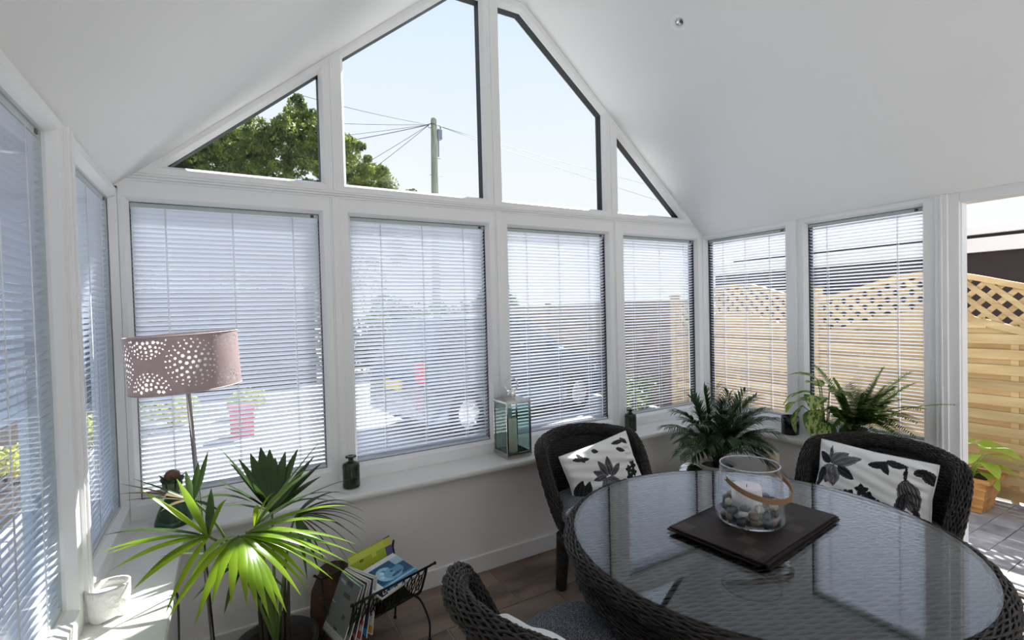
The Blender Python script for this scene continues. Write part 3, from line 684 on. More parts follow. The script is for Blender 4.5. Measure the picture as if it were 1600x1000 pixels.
# ================================================================== print painter (flat print as vertex colours)
class Paint:
    def __init__(s, w, h, bg): s.w, s.h = w, h; s.a = np.ones((h, w, 3))*np.array(bg); s.Y, s.X = np.mgrid[0:h, 0:w]; s.X = (s.X+.5)/w; s.Y = (s.Y+.5)/h; s.asp = w/h
    def mask(s, m, c, alpha=1): s.a[m] = s.a[m]*(1-alpha)+np.array(c)*alpha
    def leaf(s, p0, p1, wd, c, bend=0, c2=None, streak=22):
        dx, dy = (p1[0]-p0[0])*s.asp, p1[1]-p0[1]; L = math.hypot(dx, dy); X = (s.X-p0[0])*s.asp; Y = s.Y-p0[1]
        t = (X*dx+Y*dy)/L/L; d = (-X*dy+Y*dx)/L-bend*np.sin(np.pi*np.clip(t, 0, 1))*L
        k = 1.35*wd*np.sin(np.pi*np.clip(t, 0, 1)**.8)**.8; m = (t > 0) & (t < 1) & (np.abs(d) < k)
        c2 = c2 if c2 is not None else tuple(min(1, v*2.2+.05) for v in c)
        mixf = .5+.5*np.sin(d/np.maximum(k, 1e-4)*streak*.35+t*3); mixf = mixf**2*.6
        s.a[m] = np.array(c)*(1-mixf[m][:, None])+np.array(c2)*mixf[m][:, None]
        s.mask(m & (np.abs(d) < .0035), tuple(v*.4 for v in c))
    def dot(s, p, r, c, ry=None):
        s.mask((((s.X-p[0])*s.asp/r)**2+((s.Y-p[1])/(ry or r))**2) < 1, c)
    def rect(s, x0, y0, x1, y1, c): s.mask((s.X > x0) & (s.X < x1) & (s.Y > y0) & (s.Y < y1), c)
    def flower(s, p, r, c, n=5, rot=0):
        for i in range(n):
            a = rot+2*math.pi*i/n; s.leaf((p[0]+r*.1*math.cos(a)/s.asp, p[1]+r*.1*math.sin(a)), (p[0]+r*math.cos(a)/s.asp, p[1]+r*math.sin(a)), r*.28, c)
        s.dot(p, r*.13, (.02, .02, .02))
def set_print(me, cols):
    ca = me.color_attributes.new('print', 'FLOAT_COLOR', 'CORNER'); n = len(me.loops)
    lt = np.zeros(len(me.polygons), int); me.polygons.foreach_get('loop_total', lt)
    c = np.ones((n, 4)); c[:, :3] = np.repeat(cols, lt, axis=0); ca.data.foreach_set('color', c.ravel())
def floral(seed):
    p = Paint(150, 100, (.80, .80, .78)); K = (.012, .012, .014); G = (.10, .10, .105); LG = (.30, .30, .31)
    if seed == 0:   # cushion in the left chair
        for a, b, w in (((.46, .60), (.42, .95), .07), ((.48, .6), (.55, .97), .085), ((.47, .6), (.33, .86), .05), ((.50, .6), (.66, .88), .05)): p.leaf(a, b, w, G, c2=LG)
        for a, b, w in (((.46, .6), (.32, .42), .05), ((.49, .58), (.42, .28), .055), ((.52, .58), (.56, .26), .06), ((.53, .6), (.70, .45), .045), ((.47, .58), (.28, .56), .04)): p.leaf(a, b, w, (.05, .05, .055), c2=LG)
        for a, b, w in (((.05, .95), (.24, .55), .09), ((.03, .98), (.30, .80), .11), ((.02, .75), (.16, .50), .07), ((.28, .99), (.42, .86), .05)): p.leaf(a, b, w, K, c2=(.05, .05, .055))
        for q in ((.80, .62), (.86, .70), (.78, .74), (.88, .58)): p.flower(q, .085, K, 5, q[0]*9)
        for a, b in (((.12, .12), (.34, .20)), ((.20, .05), (.26, .24)), ((.70, .10), (.90, .12)), ((.72, .2), (.84, .3)), ((.40, .08), (.48, .14)), ((.84, .06), (.92, .2))): p.leaf(a, b, .03, (.03, .03, .035))
    elif seed == 1:  # cushion in the right chair
        for a, b, w in (((.15, .35), (.12, .66), .08), ((.17, .35), (.20, .68), .08), ((.15, .33), (.30, .12), .07), ((.17, .33), (.42, .16), .06), ((.15, .3), (.13, .05), .025)): p.leaf(a, b, w, G, c2=LG)
        for a, b, w in (((.14, .34), (.02, .18), .05), ((.10, .42), (.03, .66), .05), ((.22, .36), (.38, .50), .055), ((.10, .5), (.0, .85), .03)): p.leaf(a, b, w, K, c2=G)
        for q in ((.28, .80), (.36, .74), (.42, .84), (.46, .62), (.52, .70), (.34, .9), (.62, .78)): p.flower(q, .10, K, 5, q[0]*7)
        p.leaf((.60, .76), (.86, .92), .010, K, .05)
        for a, b in (((.48, .22), (.66, .10)), ((.62, .10), (.80, .12)), ((.60, .12), (.66, .3)), ((.84, .2), (.93, .1)), ((.70, .92), (.76, .84)), ((.70, .92), (.75, .99))): p.leaf(a, b, .04, K, .08)
        p.dot((.80, .36), .05, G, .06); p.leaf((.79, .34), (.78, .10), .018, K); p.leaf((.78, .32), (.90, .76), .10, (.03, .03, .032), c2=LG, streak=60); p.leaf((.80, .5), (.76, .86), .05, K, c2=G); p.leaf((.88, .66), (.93, .9), .03, K)
        p.leaf((.92, .12), (1.0, .30), .06, K)
    else:
        for q in ((.2, .3), (.5, .6), (.8, .3), (.35, .85), (.75, .8)): p.flower(q, .16, (.03, .03, .035), 5, q[0]*9)
        for a, b in (((.2, .4), (.4, .2)), ((.55, .3), (.7, .1)), ((.6, .6), (.9, .6)), ((.0, .7), (.2, .6)), ((.05, .05), (.2, .15))): p.leaf(a, b, .07, K)
    return p.a
def cushion(name, label, W, H, T, seed, loc, rot):
    nx, ny = 150, 100; me = bpy.data.meshes.new(name)
    u = np.linspace(-1, 1, nx+1); v = np.linspace(-1, 1, ny+1); U, V = np.meshgrid(u, v)
    th = T/2*np.clip((1-U**4)*(1-V**4), 0, 1)**.55*(1-.10*(U**2+V**2))
    pinch = 1-.06*(U**2)*(V**2)*0-.05*(1-np.abs(U*V))*((np.abs(U) > np.abs(V))*U**8+(np.abs(V) >= np.abs(U))*V**8)
    X = U*W/2*pinch; Z = V*H/2*pinch
    wr = .004*np.sin(U*9+V*14)*np.sin(V*5+1)+.006*np.exp(-((U-.75)/.12)**2)*np.sin(V*26+U*8)
    f = np.stack([X, -(th+wr*(th > .004)), Z], -1).reshape(-1, 3); b = np.stack([X, th, Z], -1).reshape(-1, 3)
    co = np.concatenate([f, b]); q = nx+1; off = q*(ny+1)
    i, j = np.meshgrid(np.arange(ny), np.arange(nx), indexing='ij'); a = (i*q+j).ravel()
    F1 = np.stack([a, a+1, a+q+1, a+q], 1); F2 = np.stack([a, a+q, a+q+1, a+1], 1)+off
    F = np.concatenate([F1, F2]); me.vertices.add(len(co)); me.vertices.foreach_set('co', co.ravel()); me.loops.add(F.size); me.loops.foreach_set('vertex_index', F.ravel())
    me.polygons.add(len(F)); me.polygons.foreach_set('loop_start', np.arange(len(F))*4); me.polygons.foreach_set('loop_total', np.full(len(F), 4)); me.polygons.foreach_set('use_smooth', np.ones(len(F), bool)); me.update(calc_edges=True)
    img = floral(seed)[::-1].reshape(-1, 3); set_print(me, np.concatenate([img, img]))
    me.materials.append(attr_mat('printed_cotton', .85, .25, 900))
    root = thing(name, label, 'cushion', loc, rot, group='black and white floral cushions')
    obj('cover', me, None, root)
    m = MB(); pts = []
    for k in range(40):
        t = k/40*4; s_ = int(t); f_ = t-s_; c = [(-1, -1), (1, -1), (1, 1), (-1, 1), (-1, -1)]; x = c[s_][0]+(c[s_+1][0]-c[s_][0])*f_; z = c[s_][1]+(c[s_+1][1]-c[s_][1])*f_
        e = .05*(1-abs(x*z)); pts.append((x*W/2*(1-e), 0, z*H/2*(1-e)))
    m.tube(pts, .0035, 5, closed=True).build('piping', pmat('white_piping', (.75, .75, .74), .8), root)
    return root
# ================================================================== wicker furniture
def weave_rows(m, zs, rad, phi0, phi1, stake, amp, r, clip=None, flat=1.0):
    """horizontal strands; rad(z, phi)->(x, y); clip(phi)->z max"""
    for k, z in enumerate(zs):
        n = max(8, int(abs(phi1-phi0)/stake*2)); run = []
        for i in range(n+1):
            ph = phi0+(phi1-phi0)*i/n
            if clip and z > clip(ph):
                if len(run) > 3: m.tube(run, r, 4, caps=False)
                run = []; continue
            o = amp*math.sin(math.pi*(ph/stake+.5*0)+math.pi*k+.0)
            o = amp*(1 if (i+k*1) % 2 else -1)*.9 if False else amp*math.sin(math.pi*ph/stake+k*math.pi)
            x, y = rad(z, ph, o); run.append((x, y, z+.0006*math.sin(i*1.7+k)))
        if len(run) > 3: m.tube(run, r, 4, caps=False)
def rope(m, path, rad, n, pitch, r, closed=False, steps=None):
    P = [Vector(p) for p in path]; k = len(P); L = [0]
    for i in range(1, k): L.append(L[-1]+(P[i]-P[i-1]).length)
    fr = []; prev = None
    for i in range(k):
        t = ((P[(i+1) % k]-P[i-1]) if closed else (P[min(i+1, k-1)]-P[max(i-1, 0)])).normalized()
        u = (Vector((0, 0, 1))-t*t.z).normalized() if abs(t.z) < .97 else (prev-t*prev.dot(t)).normalized()
        if prev is not None and not closed: u = (prev-t*prev.dot(t)).normalized()
        prev = u; fr.append((u, t.cross(u)))
    turns = max(1, round(L[-1]/pitch))
    for s in range(n):
        sgn = 1 if s % 2 else -1; pts = []
        for i in range(k):
            a = 2*math.pi*s/n+sgn*2*math.pi*turns*L[i]/L[-1]; rr = rad*(1+.10*math.sin(a*n/2+s*1.3))
            pts.append(P[i]+fr[i][0]*math.cos(a)*rr+fr[i][1]*math.sin(a)*rr)
        m.tube(pts, r, 4, caps=False, closed=False)
def chair_top(ph):
    a = abs(math.degrees(ph)); 
    return .775-.03*(a/52)**2 if a < 52 else .745-.33*(.5-.5*math.cos(math.pi*min(1, (a-52)/42)))
def chair_rad(z, ph, o=0):
    r = .235+.105*min(1, max(0, (z-.28)/.48))**1.0+o
    return (r*1.02*math.sin(ph), r*math.cos(ph))
PH = R(94)
def make_chair(label, loc, rz):
    root = thing('wicker_armchair', label, 'chair', loc, (0, 0, rz), group='dark wicker tub chairs round the table')
    m = MB(); zs = [.285+.0074*i for i in range(68)]
    weave_rows(m, zs, chair_rad, -PH, PH, R(5.2), .0032, .0040, chair_top)
    n = int(2*PH/R(5.2))
    for i in range(n+1):
        ph = -PH+2*PH*i/n; m.tube([(*chair_rad(z, ph), z) for z in np.linspace(.28, chair_top(ph), 6)], .0036, 4, caps=False)
    m.build('woven_back', M['rattan'], root, fix=False, kind='stuff')
    lv = []; lf = []
    for i in range(61):
        ph = -PH+2*PH*i/60
        for o in (-.0012, .0012):
            for z in np.linspace(.283, chair_top(ph), 5): lv.append((*chair_rad(z, ph, o), z))
    for i in range(60):
        for o in (0, 5):
            for k in range(4): a_0 = i*10+o+k; lf.append((a_0, a_0+1, a_0+11, a_0+10))
    MB().add(lv, lf, True).build('back_lining', M['rattan_in'], root)
    path = []
    for i in range(91):
        ph = -PH+2*PH*i/90; z = chair_top(ph)+.012; x, y = chair_rad(z, ph, .006); path.append((x, y, z))
    c = MB().tube(path, .027, 10); c.sphere(path[0], .027, 10, 6); c.sphere(path[-1], .027, 10, 6); c.build('rim_core', M['rattan_in'], root)
    m = MB(); rope(m, path, .0305, 34, .9, .0037); m.build('rim_weave', M['rattan'], root, fix=False, kind='stuff')
    # seat frame all round
    m = MB(); f = lambda z, ph, o=0: ((.245+o)*math.sin(ph), (.245+o)*math.cos(ph))
    weave_rows(m, [.285+.0095*i for i in range(10)], f, 0, 2*math.pi, R(6), .003, .0044); m.build('seat_apron', M['rattan'], root, fix=False, kind='stuff')
    MB().lathe([(.0, .30), (.235, .30), (.235, .37), (0, .37)], n=32, close=False).build('seat_base', M['rattan_in'], root)
    for sx in (-1, 1):
        for sy in (-1, 1):
            lg = MB(); pts = [(sx*.175, sy*.175, .30), (sx*.182, sy*.182, .15), (sx*.19, sy*.19, 0)]; lg.tube(pts, [.036, .030, .024], 10)
            for k in range(34):
                z = .005+k*.0088; q = .19-.015*z/.3; lg.lathe([(.0245+.011*z/.3, -.004), (.0300+.011*z/.3, 0), (.0245+.011*z/.3, .004)], (sx*q, sy*q, z), 8, close=False)
            lg.build('leg', M['rattan'], root, fix=False)
    # seat cushion: superellipse pillow in tweed
    vs = []; fs = []; n, mm = 48, 12
    for i in range(mm+1):
        t = math.pi*i/mm; z = .060*math.cos(t)*(1 if i else 1); rr = .295*(max(0, math.sin(t)))**.28 if 0 < i < mm else .0
        for j in range(n):
            a = 2*math.pi*j/n; c_, s_ = math.cos(a), math.sin(a); e = .62
            vs.append((rr*math.copysign(abs(c_)**e, c_), rr*math.copysign(abs(s_)**e, s_)*.96-.03, .465+z+(.016*(1-(rr/.295)**2) if i < mm/2 else 0)))
    for i in range(mm):
        for j in range(n): fs.append((i*n+j, (i+1)*n+j, (i+1)*n+(j+1) % n, i*n+(j+1) % n))
    MB().add(vs, fs, True).build('seat_cushion', M['tweed'], root)
    return root
c0 = make_chair('dark wicker armchair in front of the lantern, its back to the end wall', (2.08, -.80, 0), R(-4))
def chair_copy(label, loc, rz):
    c = copy_tree(c0); c['label'] = label; c.location = loc; c.rotation_euler = (0, 0, rz); return c
chair_copy('dark wicker armchair in front of the fern, beside the open doorway', (2.86, -1.60, 0), R(-86))
chair_copy('dark wicker armchair nearest the camera, with its grey tweed seat on show', (1.22, -1.69, 0), R(107))
chair_copy('dark wicker armchair at the bottom right corner, almost outside the photo', (2.78, -2.56, 0), R(-140))
cushion('floral_cushion', 'black and white floral cushion in the chair in front of the lantern', .42, .29, .11, 0, (2.10, -.72, .625), (R(-16), R(-12), R(-8)))
cushion('floral_cushion', 'black and white floral cushion with a bird in the chair by the doorway', .46, .30, .11, 1, (2.97, -1.585, .635), (R(-14), R(3), R(-84)))
cushion('floral_cushion', 'black and white floral cushion half hidden behind the nearest chair back', .42, .29, .11, 2, (1.10, -1.72, .555), (R(-24), R(5), R(107)))
# --- table
TX, TY = 1.885, -1.725
tb = thing('dining_table', 'round glass-topped dark wicker dining table in the right foreground', 'table', (TX, TY, 0))
MB().prism([(.583*math.cos(2*math.pi*i/128), .583*math.sin(2*math.pi*i/128)) for i in range(128)], .736, .744, 'z').build('glass_top', thin_glass('table_glass', (.82, .86, .88), .060, 1.0), tb)
MB().lathe([(0, .70), (.585, .70), (.585, .716), (0, .716)], n=72).build('top_board', M['rattan_in'], tb)
m = MB(); k = 0; y = -.575
while y < .575:
    h = math.sqrt(max(0, .578**2-y*y)); n = max(4, int(2*h/.018)); pts = []
    for i in range(n+1):
        x = -h+2*h*i/n; pts.append((x, y, .7215+.0036*math.sin(math.pi*x/.048+(math.pi if k % 2 else 0))))
    m.tube(pts, .0036, 4, caps=False); y += .0098; k += 1
M['rattan_top'] = pmat('table_top_rattan', (.085, .078, .070), .5, var=.25, vscale=25)
mt_ = m.build('woven_top', M['rattan_top'], tb, fix=False, kind='stuff', rot=(0, 0, R(-18)))
circ = lambda r, z, n=180: [(r*math.cos(2*math.pi*i/n), r*math.sin(2*math.pi*i/n), z) for i in range(n+1)]
MB().tube(circ(.590, .712)[:-1], .023, 10, closed=True).build('rim_core', M['rattan_in'], tb)
m = MB(); rope(m, circ(.590, .712, 240), .0255, 30, .9, .0036); m.build('rim_weave', M['rattan'], tb, fix=False, kind='stuff')
m = MB(); f = lambda z, ph, o=0: ((.584+o)*math.sin(ph), (.584+o)*math.cos(ph))
weave_rows(m, [.60+.009*i for i in range(11)], f, 0, 2*math.pi, R(2.6), .003, .0042); m.build('woven_apron', M['rattan'], tb, fix=False, kind='stuff')
MB().lathe([(.577, .60), (.577, .70)], n=72, close=False).build('apron_liner', M['rattan_in'], tb)
for i in range(4):
    a = R(45+90*i+10); lg = MB().tube([(.44*math.cos(a), .44*math.sin(a), .70), (.36*math.cos(a), .36*math.sin(a), .35), (.42*math.cos(a), .42*math.sin(a), 0)], [.034, .03, .026], 12)
    for k in range(60):
        z = .008+k*.0115; q = (.42-.06*z/.35) if z < .35 else (.36+.08*(z-.35)/.35); lg.lathe([(.027, -.005), (.036, 0), (.027, .005)], (q*math.cos(a), q*math.sin(a), z), 10, close=False)
    lg.build('leg', M['rattan'], tb, fix=False)
MB().lathe([(.0, .20), (.28, .20), (.30, .21), (.30, .225), (0, .225)], n=32).build('lower_shelf', M['rattan_in'], tb)
# ================================================================== on the table
ang = math.atan2(.057, .504)
for i in range(4):
    dx, dy, da = [(0, 0, 0), (.006, -.007, .012), (-.004, .006, -.01), (.010, -.010, .02)][3-i]
    lb = ['dark brown placemat with faint squares, bottom of the stack on the glass table', 'dark brown placemat second from the bottom of the stack on the table', 'dark brown placemat second from the top of the stack on the table', 'dark brown chequered placemat on top of the stack, under the glass vase'][i]
    w, h = 96, 64; img = np.ones((h, w, 3))*np.array((.022, .014, .012))
    for gx in range(8):
        for gy in range(5):
            if (gx*3+gy*5) % 4 == 0: img[4+gy*12:4+gy*12+10, 3+gx*12:3+gx*12+10] = (.048, .034, .030)
            elif (gx+gy*2) % 5 == 0: img[4+gy*12:4+gy*12+10, 3+gx*12:3+gx*12+10] = (.011, .008, .008)
    W, H = .495, .305; z0 = .7446+i*.0042; q = w+1
    vs = [(-W/2+W*x/w, -H/2+H*y/h, .004+.0015*math.sin(x*.06+i)*(1 if i else 0)) for y in range(h+1) for x in range(w+1)]
    fs = [(y*q+x, y*q+x+1, (y+1)*q+x+1, (y+1)*q+x) for y in range(h) for x in range(w)]; cols = img.reshape(-1, 3)
    if i < 3: vs = [(x, y, .0038) for x, y, z in vs]
    n0 = len(vs); vs += [(-W/2, -H/2, 0), (W/2, -H/2, 0), (W/2, H/2, 0), (-W/2, H/2, 0)]
    c4 = [0, w, h*q+w, h*q]; fs += [(n0+3, n0+2, n0+1, n0)]+[(n0+k, n0+(k+1) % 4, c4[(k+1) % 4], c4[k]) for k in range(4)]
    cols = np.concatenate([cols, np.ones((5, 3))*np.array((.018, .012, .010))])
    me = MB().add(vs, fs).mesh('placemat', fix=False); set_print(me, cols)
    if 'mat_p' not in M: M['mat_p'] = attr_mat('woven_brown_mat', .6, .3, 700)
    me.materials.append(M['mat_p']); o = obj('placemat', me, None, loc=(1.908+dx, -1.712+dy, z0), rot=(0, 0, ang+da)); o['label'] = lb; o['category'] = 'placemat'; o['group'] = 'stack of dark placemats'
ZV = .7446+4*.0042+.002; VX, VY = 1.905, -1.70
vase = thing('glass_vase', 'clear glass hurricane vase with a tan leather handle on the placemats', 'vase', (VX, VY, ZV))
R_out = lambda z: .1085-.0165*max(0, z-.03)/.155 if z > .03 else .094+.0145*math.sqrt(max(0, 1-((.03-z)/.03)**2))
prof = [(.0, 0), (.07, 0)]+[(R_out(z), z) for z in np.linspace(0.001, .185, 18)]+[(.0905, .187)]+[(R_out(z)-.0035, z) for z in np.linspace(.185, .008, 16)]+[(.07, .006), (0, .006)]
MB().lathe(prof, n=64).build('glass_body', M['clear'], vase)
MB().tube([(.0912*math.cos(a), .0912*math.sin(a), .1865) for a in np.linspace(0, 2*math.pi, 65)[:-1]], .0022, 6, closed=True).build('rim', pmat('glass_rim', (.8, .82, .86), .05, spec=1, trans=.6), vase)
th0 = R(150); hp = []
A_ = Vector((.098*math.cos(R(172)), .098*math.sin(R(172)), .150)); B_ = Vector((.100*math.cos(R(-8)), .100*math.sin(R(-8)), .150))
for i in range(33):
    t = i/32; a = R(172)+(R(352)-R(172))*t; rr = .100+.022*math.sin(math.pi*t); hp.append((rr*math.cos(a)+.012*math.sin(math.pi*t), rr*math.sin(a), .152-.052*math.sin(math.pi*t)))
hv = []
for i, p in enumerate(hp):
    a = math.atan2(p[1], p[0]); n_ = Vector((math.cos(a), math.sin(a), 0)); p = Vector(p); 
    for dr_, dz in ((0, -.009), (.004, -.009), (.004, .009), (0, .009)): hv.append(p+n_*dr_+Vector((0, 0, dz)))
hf = [(4*i+j, 4*i+(j+1) % 4, 4*i+4+(j+1) % 4, 4*i+4+j) for i in range(32) for j in range(4)]+[(0, 1, 2, 3), (131, 130, 129, 128)]
hd_ = MB().add(hv, hf, False).build('leather_handle', M['leather'], vase, bevel=.0015)
st = MB()
for p in (hp[0], hp[-1]): st.sphere((p[0]*1.05, p[1]*1.05, p[2]), .005, 10, 6)
st.build('stud', M['nickel'], hd_)
cd = thing('pillar_candle', 'short wide white candle standing among the pebbles in the glass vase', 'candle', (VX+.0, VY+.012, ZV+.0065))
MB().lathe([(.0, 0), (.046, 0), (.047, .004), (.047, .098), (.043, .106), (.030, .101), (.0, .097)], n=32).build('wax', M['waxwhite'], cd); MB().tube([(0, 0, .096), (.001, 0, .108)], .0012, 5).build('wick', M['black'], cd)
pb_c = [(.16, .17, .16), (.07, .08, .085), (.30, .30, .28), (.20, .15, .13), (.10, .11, .10), (.42, .40, .34), (.05, .055, .06), (.24, .25, .24)]
pms = [pmat('pebble_%d' % i, c, .45, var=.3, vscale=60) for i, c in enumerate(pb_c)]
M['peb_white'] = pmat('white_pebble', (.72, .70, .66), .5, var=.1, vscale=40)
pr = random.Random(11); ring = []
for lay, (rad, cnt, zz) in enumerate(((.078, 13, .018), (.076, 12, .040), (.074, 9, .062))):
    for i in range(cnt):
        a = 2*math.pi*(i+.5*lay)/cnt+pr.uniform(-.1, .1); ring.append((rad*math.cos(a), rad*math.sin(a), zz+pr.uniform(-.002, .003), a, lay, i))
for (x, y, z, a, lay, i) in ring:
    mi = pr.randrange(len(pms)); mt = pms[mi]
    where = 'back right right-back back-middle back-left left left-front front front-right'.split()
    sec = ['right', 'back right', 'back', 'back left', 'left', 'front left', 'front', 'front right'][int(((math.degrees(a-yaw*-1) % 360)+22.5)//45) % 8]
    lb = '%s pebble in the %s layer at the %s of the glass vase' % (['light grey', 'dark slate', 'pale stone', 'brown', 'dark green-grey', 'buff', 'near-black', 'mid grey'][mi], ['bottom', 'middle', 'top'][lay], sec)
    if lay == 2 and i == 3: pass
    sx, sy, sz = pr.uniform(.016, .020), pr.uniform(.011, .014), pr.uniform(.012, .015)
    if lay == 1 and i == 6: mt = M['peb_white']; lb = 'plain white pebble at the left of the glass vase'; sx, sz = .017, .010
    if lay == 2 and i == 6: mt = pmat('cream_speckled_pebble', (.55, .52, .45), .5, var=.5, vscale=140); lb = 'cream speckled pebble at the right front of the glass vase'; sx, sy, sz = .019, .014, .015
    m = MB().sphere((0, 0, 0), 1, 12, 8, (sx, sy, sz))
    m.v = [tuple(Vector(v)*(1+.10*noise.noise(Vector(v)*70+Vector((x*40, y*40, z*30))))) for v in m.v]
    o = m.build('pebble', mt, loc=(VX+x, VY+y, ZV+z), rot=(pr.uniform(-.4, .4), pr.uniform(-.4, .4), a+pr.uniform(.9, 2.2))); o['label'] = lb; o['category'] = 'pebble'; o['group'] = 'pebbles in the glass vase'
# ================================================================== on the sills
SZ = .600
def bottle(loc, label, s=1.0):
    root = thing('glass_bottle', label, 'bottle', loc, group='dark green glass bottles on the end sill')
    k = s
    out = [(.0, 0), (.036, 0), (.0415, .004), (.042, .012), (.042, .112), (.039, .122), (.022, .130), (.0135, .134), (.012, .142), (.0135, .150), (.026, .152), (.0275, .156), (.026, .160), (.012, .161)]
    inn = [(.010, .150), (.010, .135), (.020, .127), (.036, .119), (.039, .110), (.039, .012), (.034, .008), (0, .008)]
    MB().lathe([(r*k, z*k) for r, z in out+inn], n=40).build('body', M['darkglass'], root)
    m = MB()
    for z in (.02, .104): m.tube([(.0424*k*math.cos(a), .0424*k*math.sin(a), z*k) for a in np.linspace(0, 2*math.pi, 41)[:-1]], .0012, 5, closed=True)
    m.build('moulded_ring', M['darkglass'], root)
bottle((.945, -.135, SZ), 'dark green glass bottle on the sill between the palm and the lantern')
bottle((2.875, -.115, SZ), 'olive green glass bottle on the sill between wicker chair and areca palm', .98)
# lantern
lx, ly, lw, lh = 1.905, -.122, .082, .345
ln = thing('candle_lantern', 'tall nickel and glass lantern with a ring handle on the window sill', 'lantern', (lx, ly, SZ))
m = MB(); m.box((-lw, -lw, 0), (lw, lw, .012)).box((-lw-.004, -lw-.004, .012), (lw+.004, lw+.004, .020)); m.build('base', M['nickel'], ln, bevel=.002)
m = MB()
for sx in (-1, 1):
    for sy in (-1, 1): m.cbox((sx*(lw-.004), sy*(lw-.004), .02+lh/2-.02), (.010, .010, lh-.03))
m.build('corner_post', M['nickel'], ln, bevel=.001)
m = MB()
for z in (.026, lh-.012):
    for s in (-1, 1): m.cbox((0, s*(lw-.003), z), (2*lw, .007, .012)).cbox((s*(lw-.003), 0, z), (.007, 2*lw, .012))
m.build('rail', M['nickel'], ln, bevel=.001)
MB().box((-lw+.006, -lw+.006, .020), (lw-.006, lw-.006, .024)).build('floor_plate', M['iron'], ln)
for s in (-1, 1):
    MB().cbox((0, s*(lw-.004), lh/2+.008), (2*lw-.014, .002, lh-.045)).build('glass_pane', M['lantern_glass'], ln); MB().cbox((s*(lw-.004), 0, lh/2+.008), (.002, 2*lw-.014, lh-.045)).build('glass_pane', M['lantern_glass'], ln)
q = lw+.005; vs = [(-q, -q, lh-.006), (q, -q, lh-.006), (q, q, lh-.006), (-q, q, lh-.006), (-.025, -.025, lh+.012), (.025, -.025, lh+.012), (.025, .025, lh+.012), (-.025, .025, lh+.012)]
MB().add(vs, [(3, 2, 1, 0), (4, 5, 6, 7)]+[(i, (i+1) % 4, (i+1) % 4+4, i+4) for i in range(4)]).build('roof', M['nickel'], ln, bevel=.001)
m = MB().lathe([(.026, 0), (.026, .018), (.024, .030), (.018, .040), (.008, .046), (0, .047)], (0, 0, lh+.010), 24); m.build('chimney', M['chrome'], ln)
MB().tube([(.040*math.cos(a), .0, lh+.082+.040*math.sin(a)) for a in np.linspace(0, 2*math.pi, 41)[:-1]], .0042, 8, closed=True).build('ring_handle', M['chrome'], ln, rot=(0, 0, R(-25)))
MB().cbox((0, 0, lh+.048), (.066, .012, .010)).build('handle_lug', M['chrome'], ln, bevel=.003)
lc = thing('pillar_candle', 'tall ivory pillar candle inside the nickel lantern', 'candle', (lx-.012, ly-.015, SZ+.0242))
MB().lathe([(0, 0), (.030, 0), (.031, .003), (.031, .198), (.027, .203), (0, .198)], n=28).build('wax', M['wax'], lc); MB().tube([(0, 0, .197), (.001, 0, .210)], .0012, 5).build('wick', M['black'], lc)
# black pot on the right sill
bp = thing('black_tumbler', 'glossy black candle pot on the right sill, left of the fern', 'candle pot', (3.672, -.79, SZ))
MB().lathe([(0, 0), (.050, 0), (.054, .004), (.055, .118), (.052, .120), (.050, .116), (.049, .085), (0, .083)], n=40).build('pot', pmat('gloss_black_glass', (.004, .004, .005), .12, spec=.6), bp)
MB().lathe([(0, 0), (.0488, 0), (.0488, .006), (0, .006)], (0, 0, .0835), 32).build('wax', pmat('dark_wax', (.03, .03, .03), .5), bp)
# white textured candle holder
wh = thing('candle_holder', 'white stone-textured oval candle holder on little feet, on the left sill', 'candle holder', (.083, -.845, SZ), (0, 0, R(20)))
vs = []; fs = []; n = 72; zz = [0, .008, .016, .03, .045, .06, .075, .088, .094]
def hold_r(a, z, o=0):
    rx, ry = .050+.005*z/.094-o, .043+.005*z/.094-o
    bmp = .0022*noise.noise(Vector((math.cos(a)*5, math.sin(a)*5, z*70)))*(1 if .012 < z < .09 else .2) if o == 0 else 0
    return (rx+bmp)*math.cos(a), (ry+bmp)*math.sin(a)
for z in zz:
    for j in range(n):
        a = 2*math.pi*j/n; x, y = hold_r(a, z); zz_ = z
        if z < .02: zz_ = max(z, .012*(.5-.5*math.cos(4*a+math.pi))*1.0+z*.4)
        vs.append((x, y, zz_))
for z in (.094, .07, .066):
    for j in range(n):
        a = 2*math.pi*j/n; x, y = hold_r(a, z, .006 if z > .067 else .0065); vs.append((x, y, z))
L_ = len(zz)+3
for i in range(L_-1):
    for j in range(n): fs.append((i*n+j, i*n+(j+1) % n, (i+1)*n+(j+1) % n, (i+1)*n+j))
fs.append(tuple((L_-1)*n+j for j in range(n))); fs.append(tuple(reversed(range(n))))
MB().add(vs, fs, True).build('holder', pmat('white_stoneware', (.83, .81, .78), .7, var=.05, vscale=30, bump=.9, bscale=45), wh)
vs = [(*hold_r(2*math.pi*j/48, .07, .0072), .071) for j in range(48)]+[(*hold_r(2*math.pi*j/48, .07, .0072), .064) for j in range(48)]
MB().add(vs, [tuple(range(48)), tuple(reversed(range(48, 96)))]+[(j, 48+j, 48+(j+1) % 48, (j+1) % 48) for j in range(48)]).build('wax', M['waxwhite'], wh)
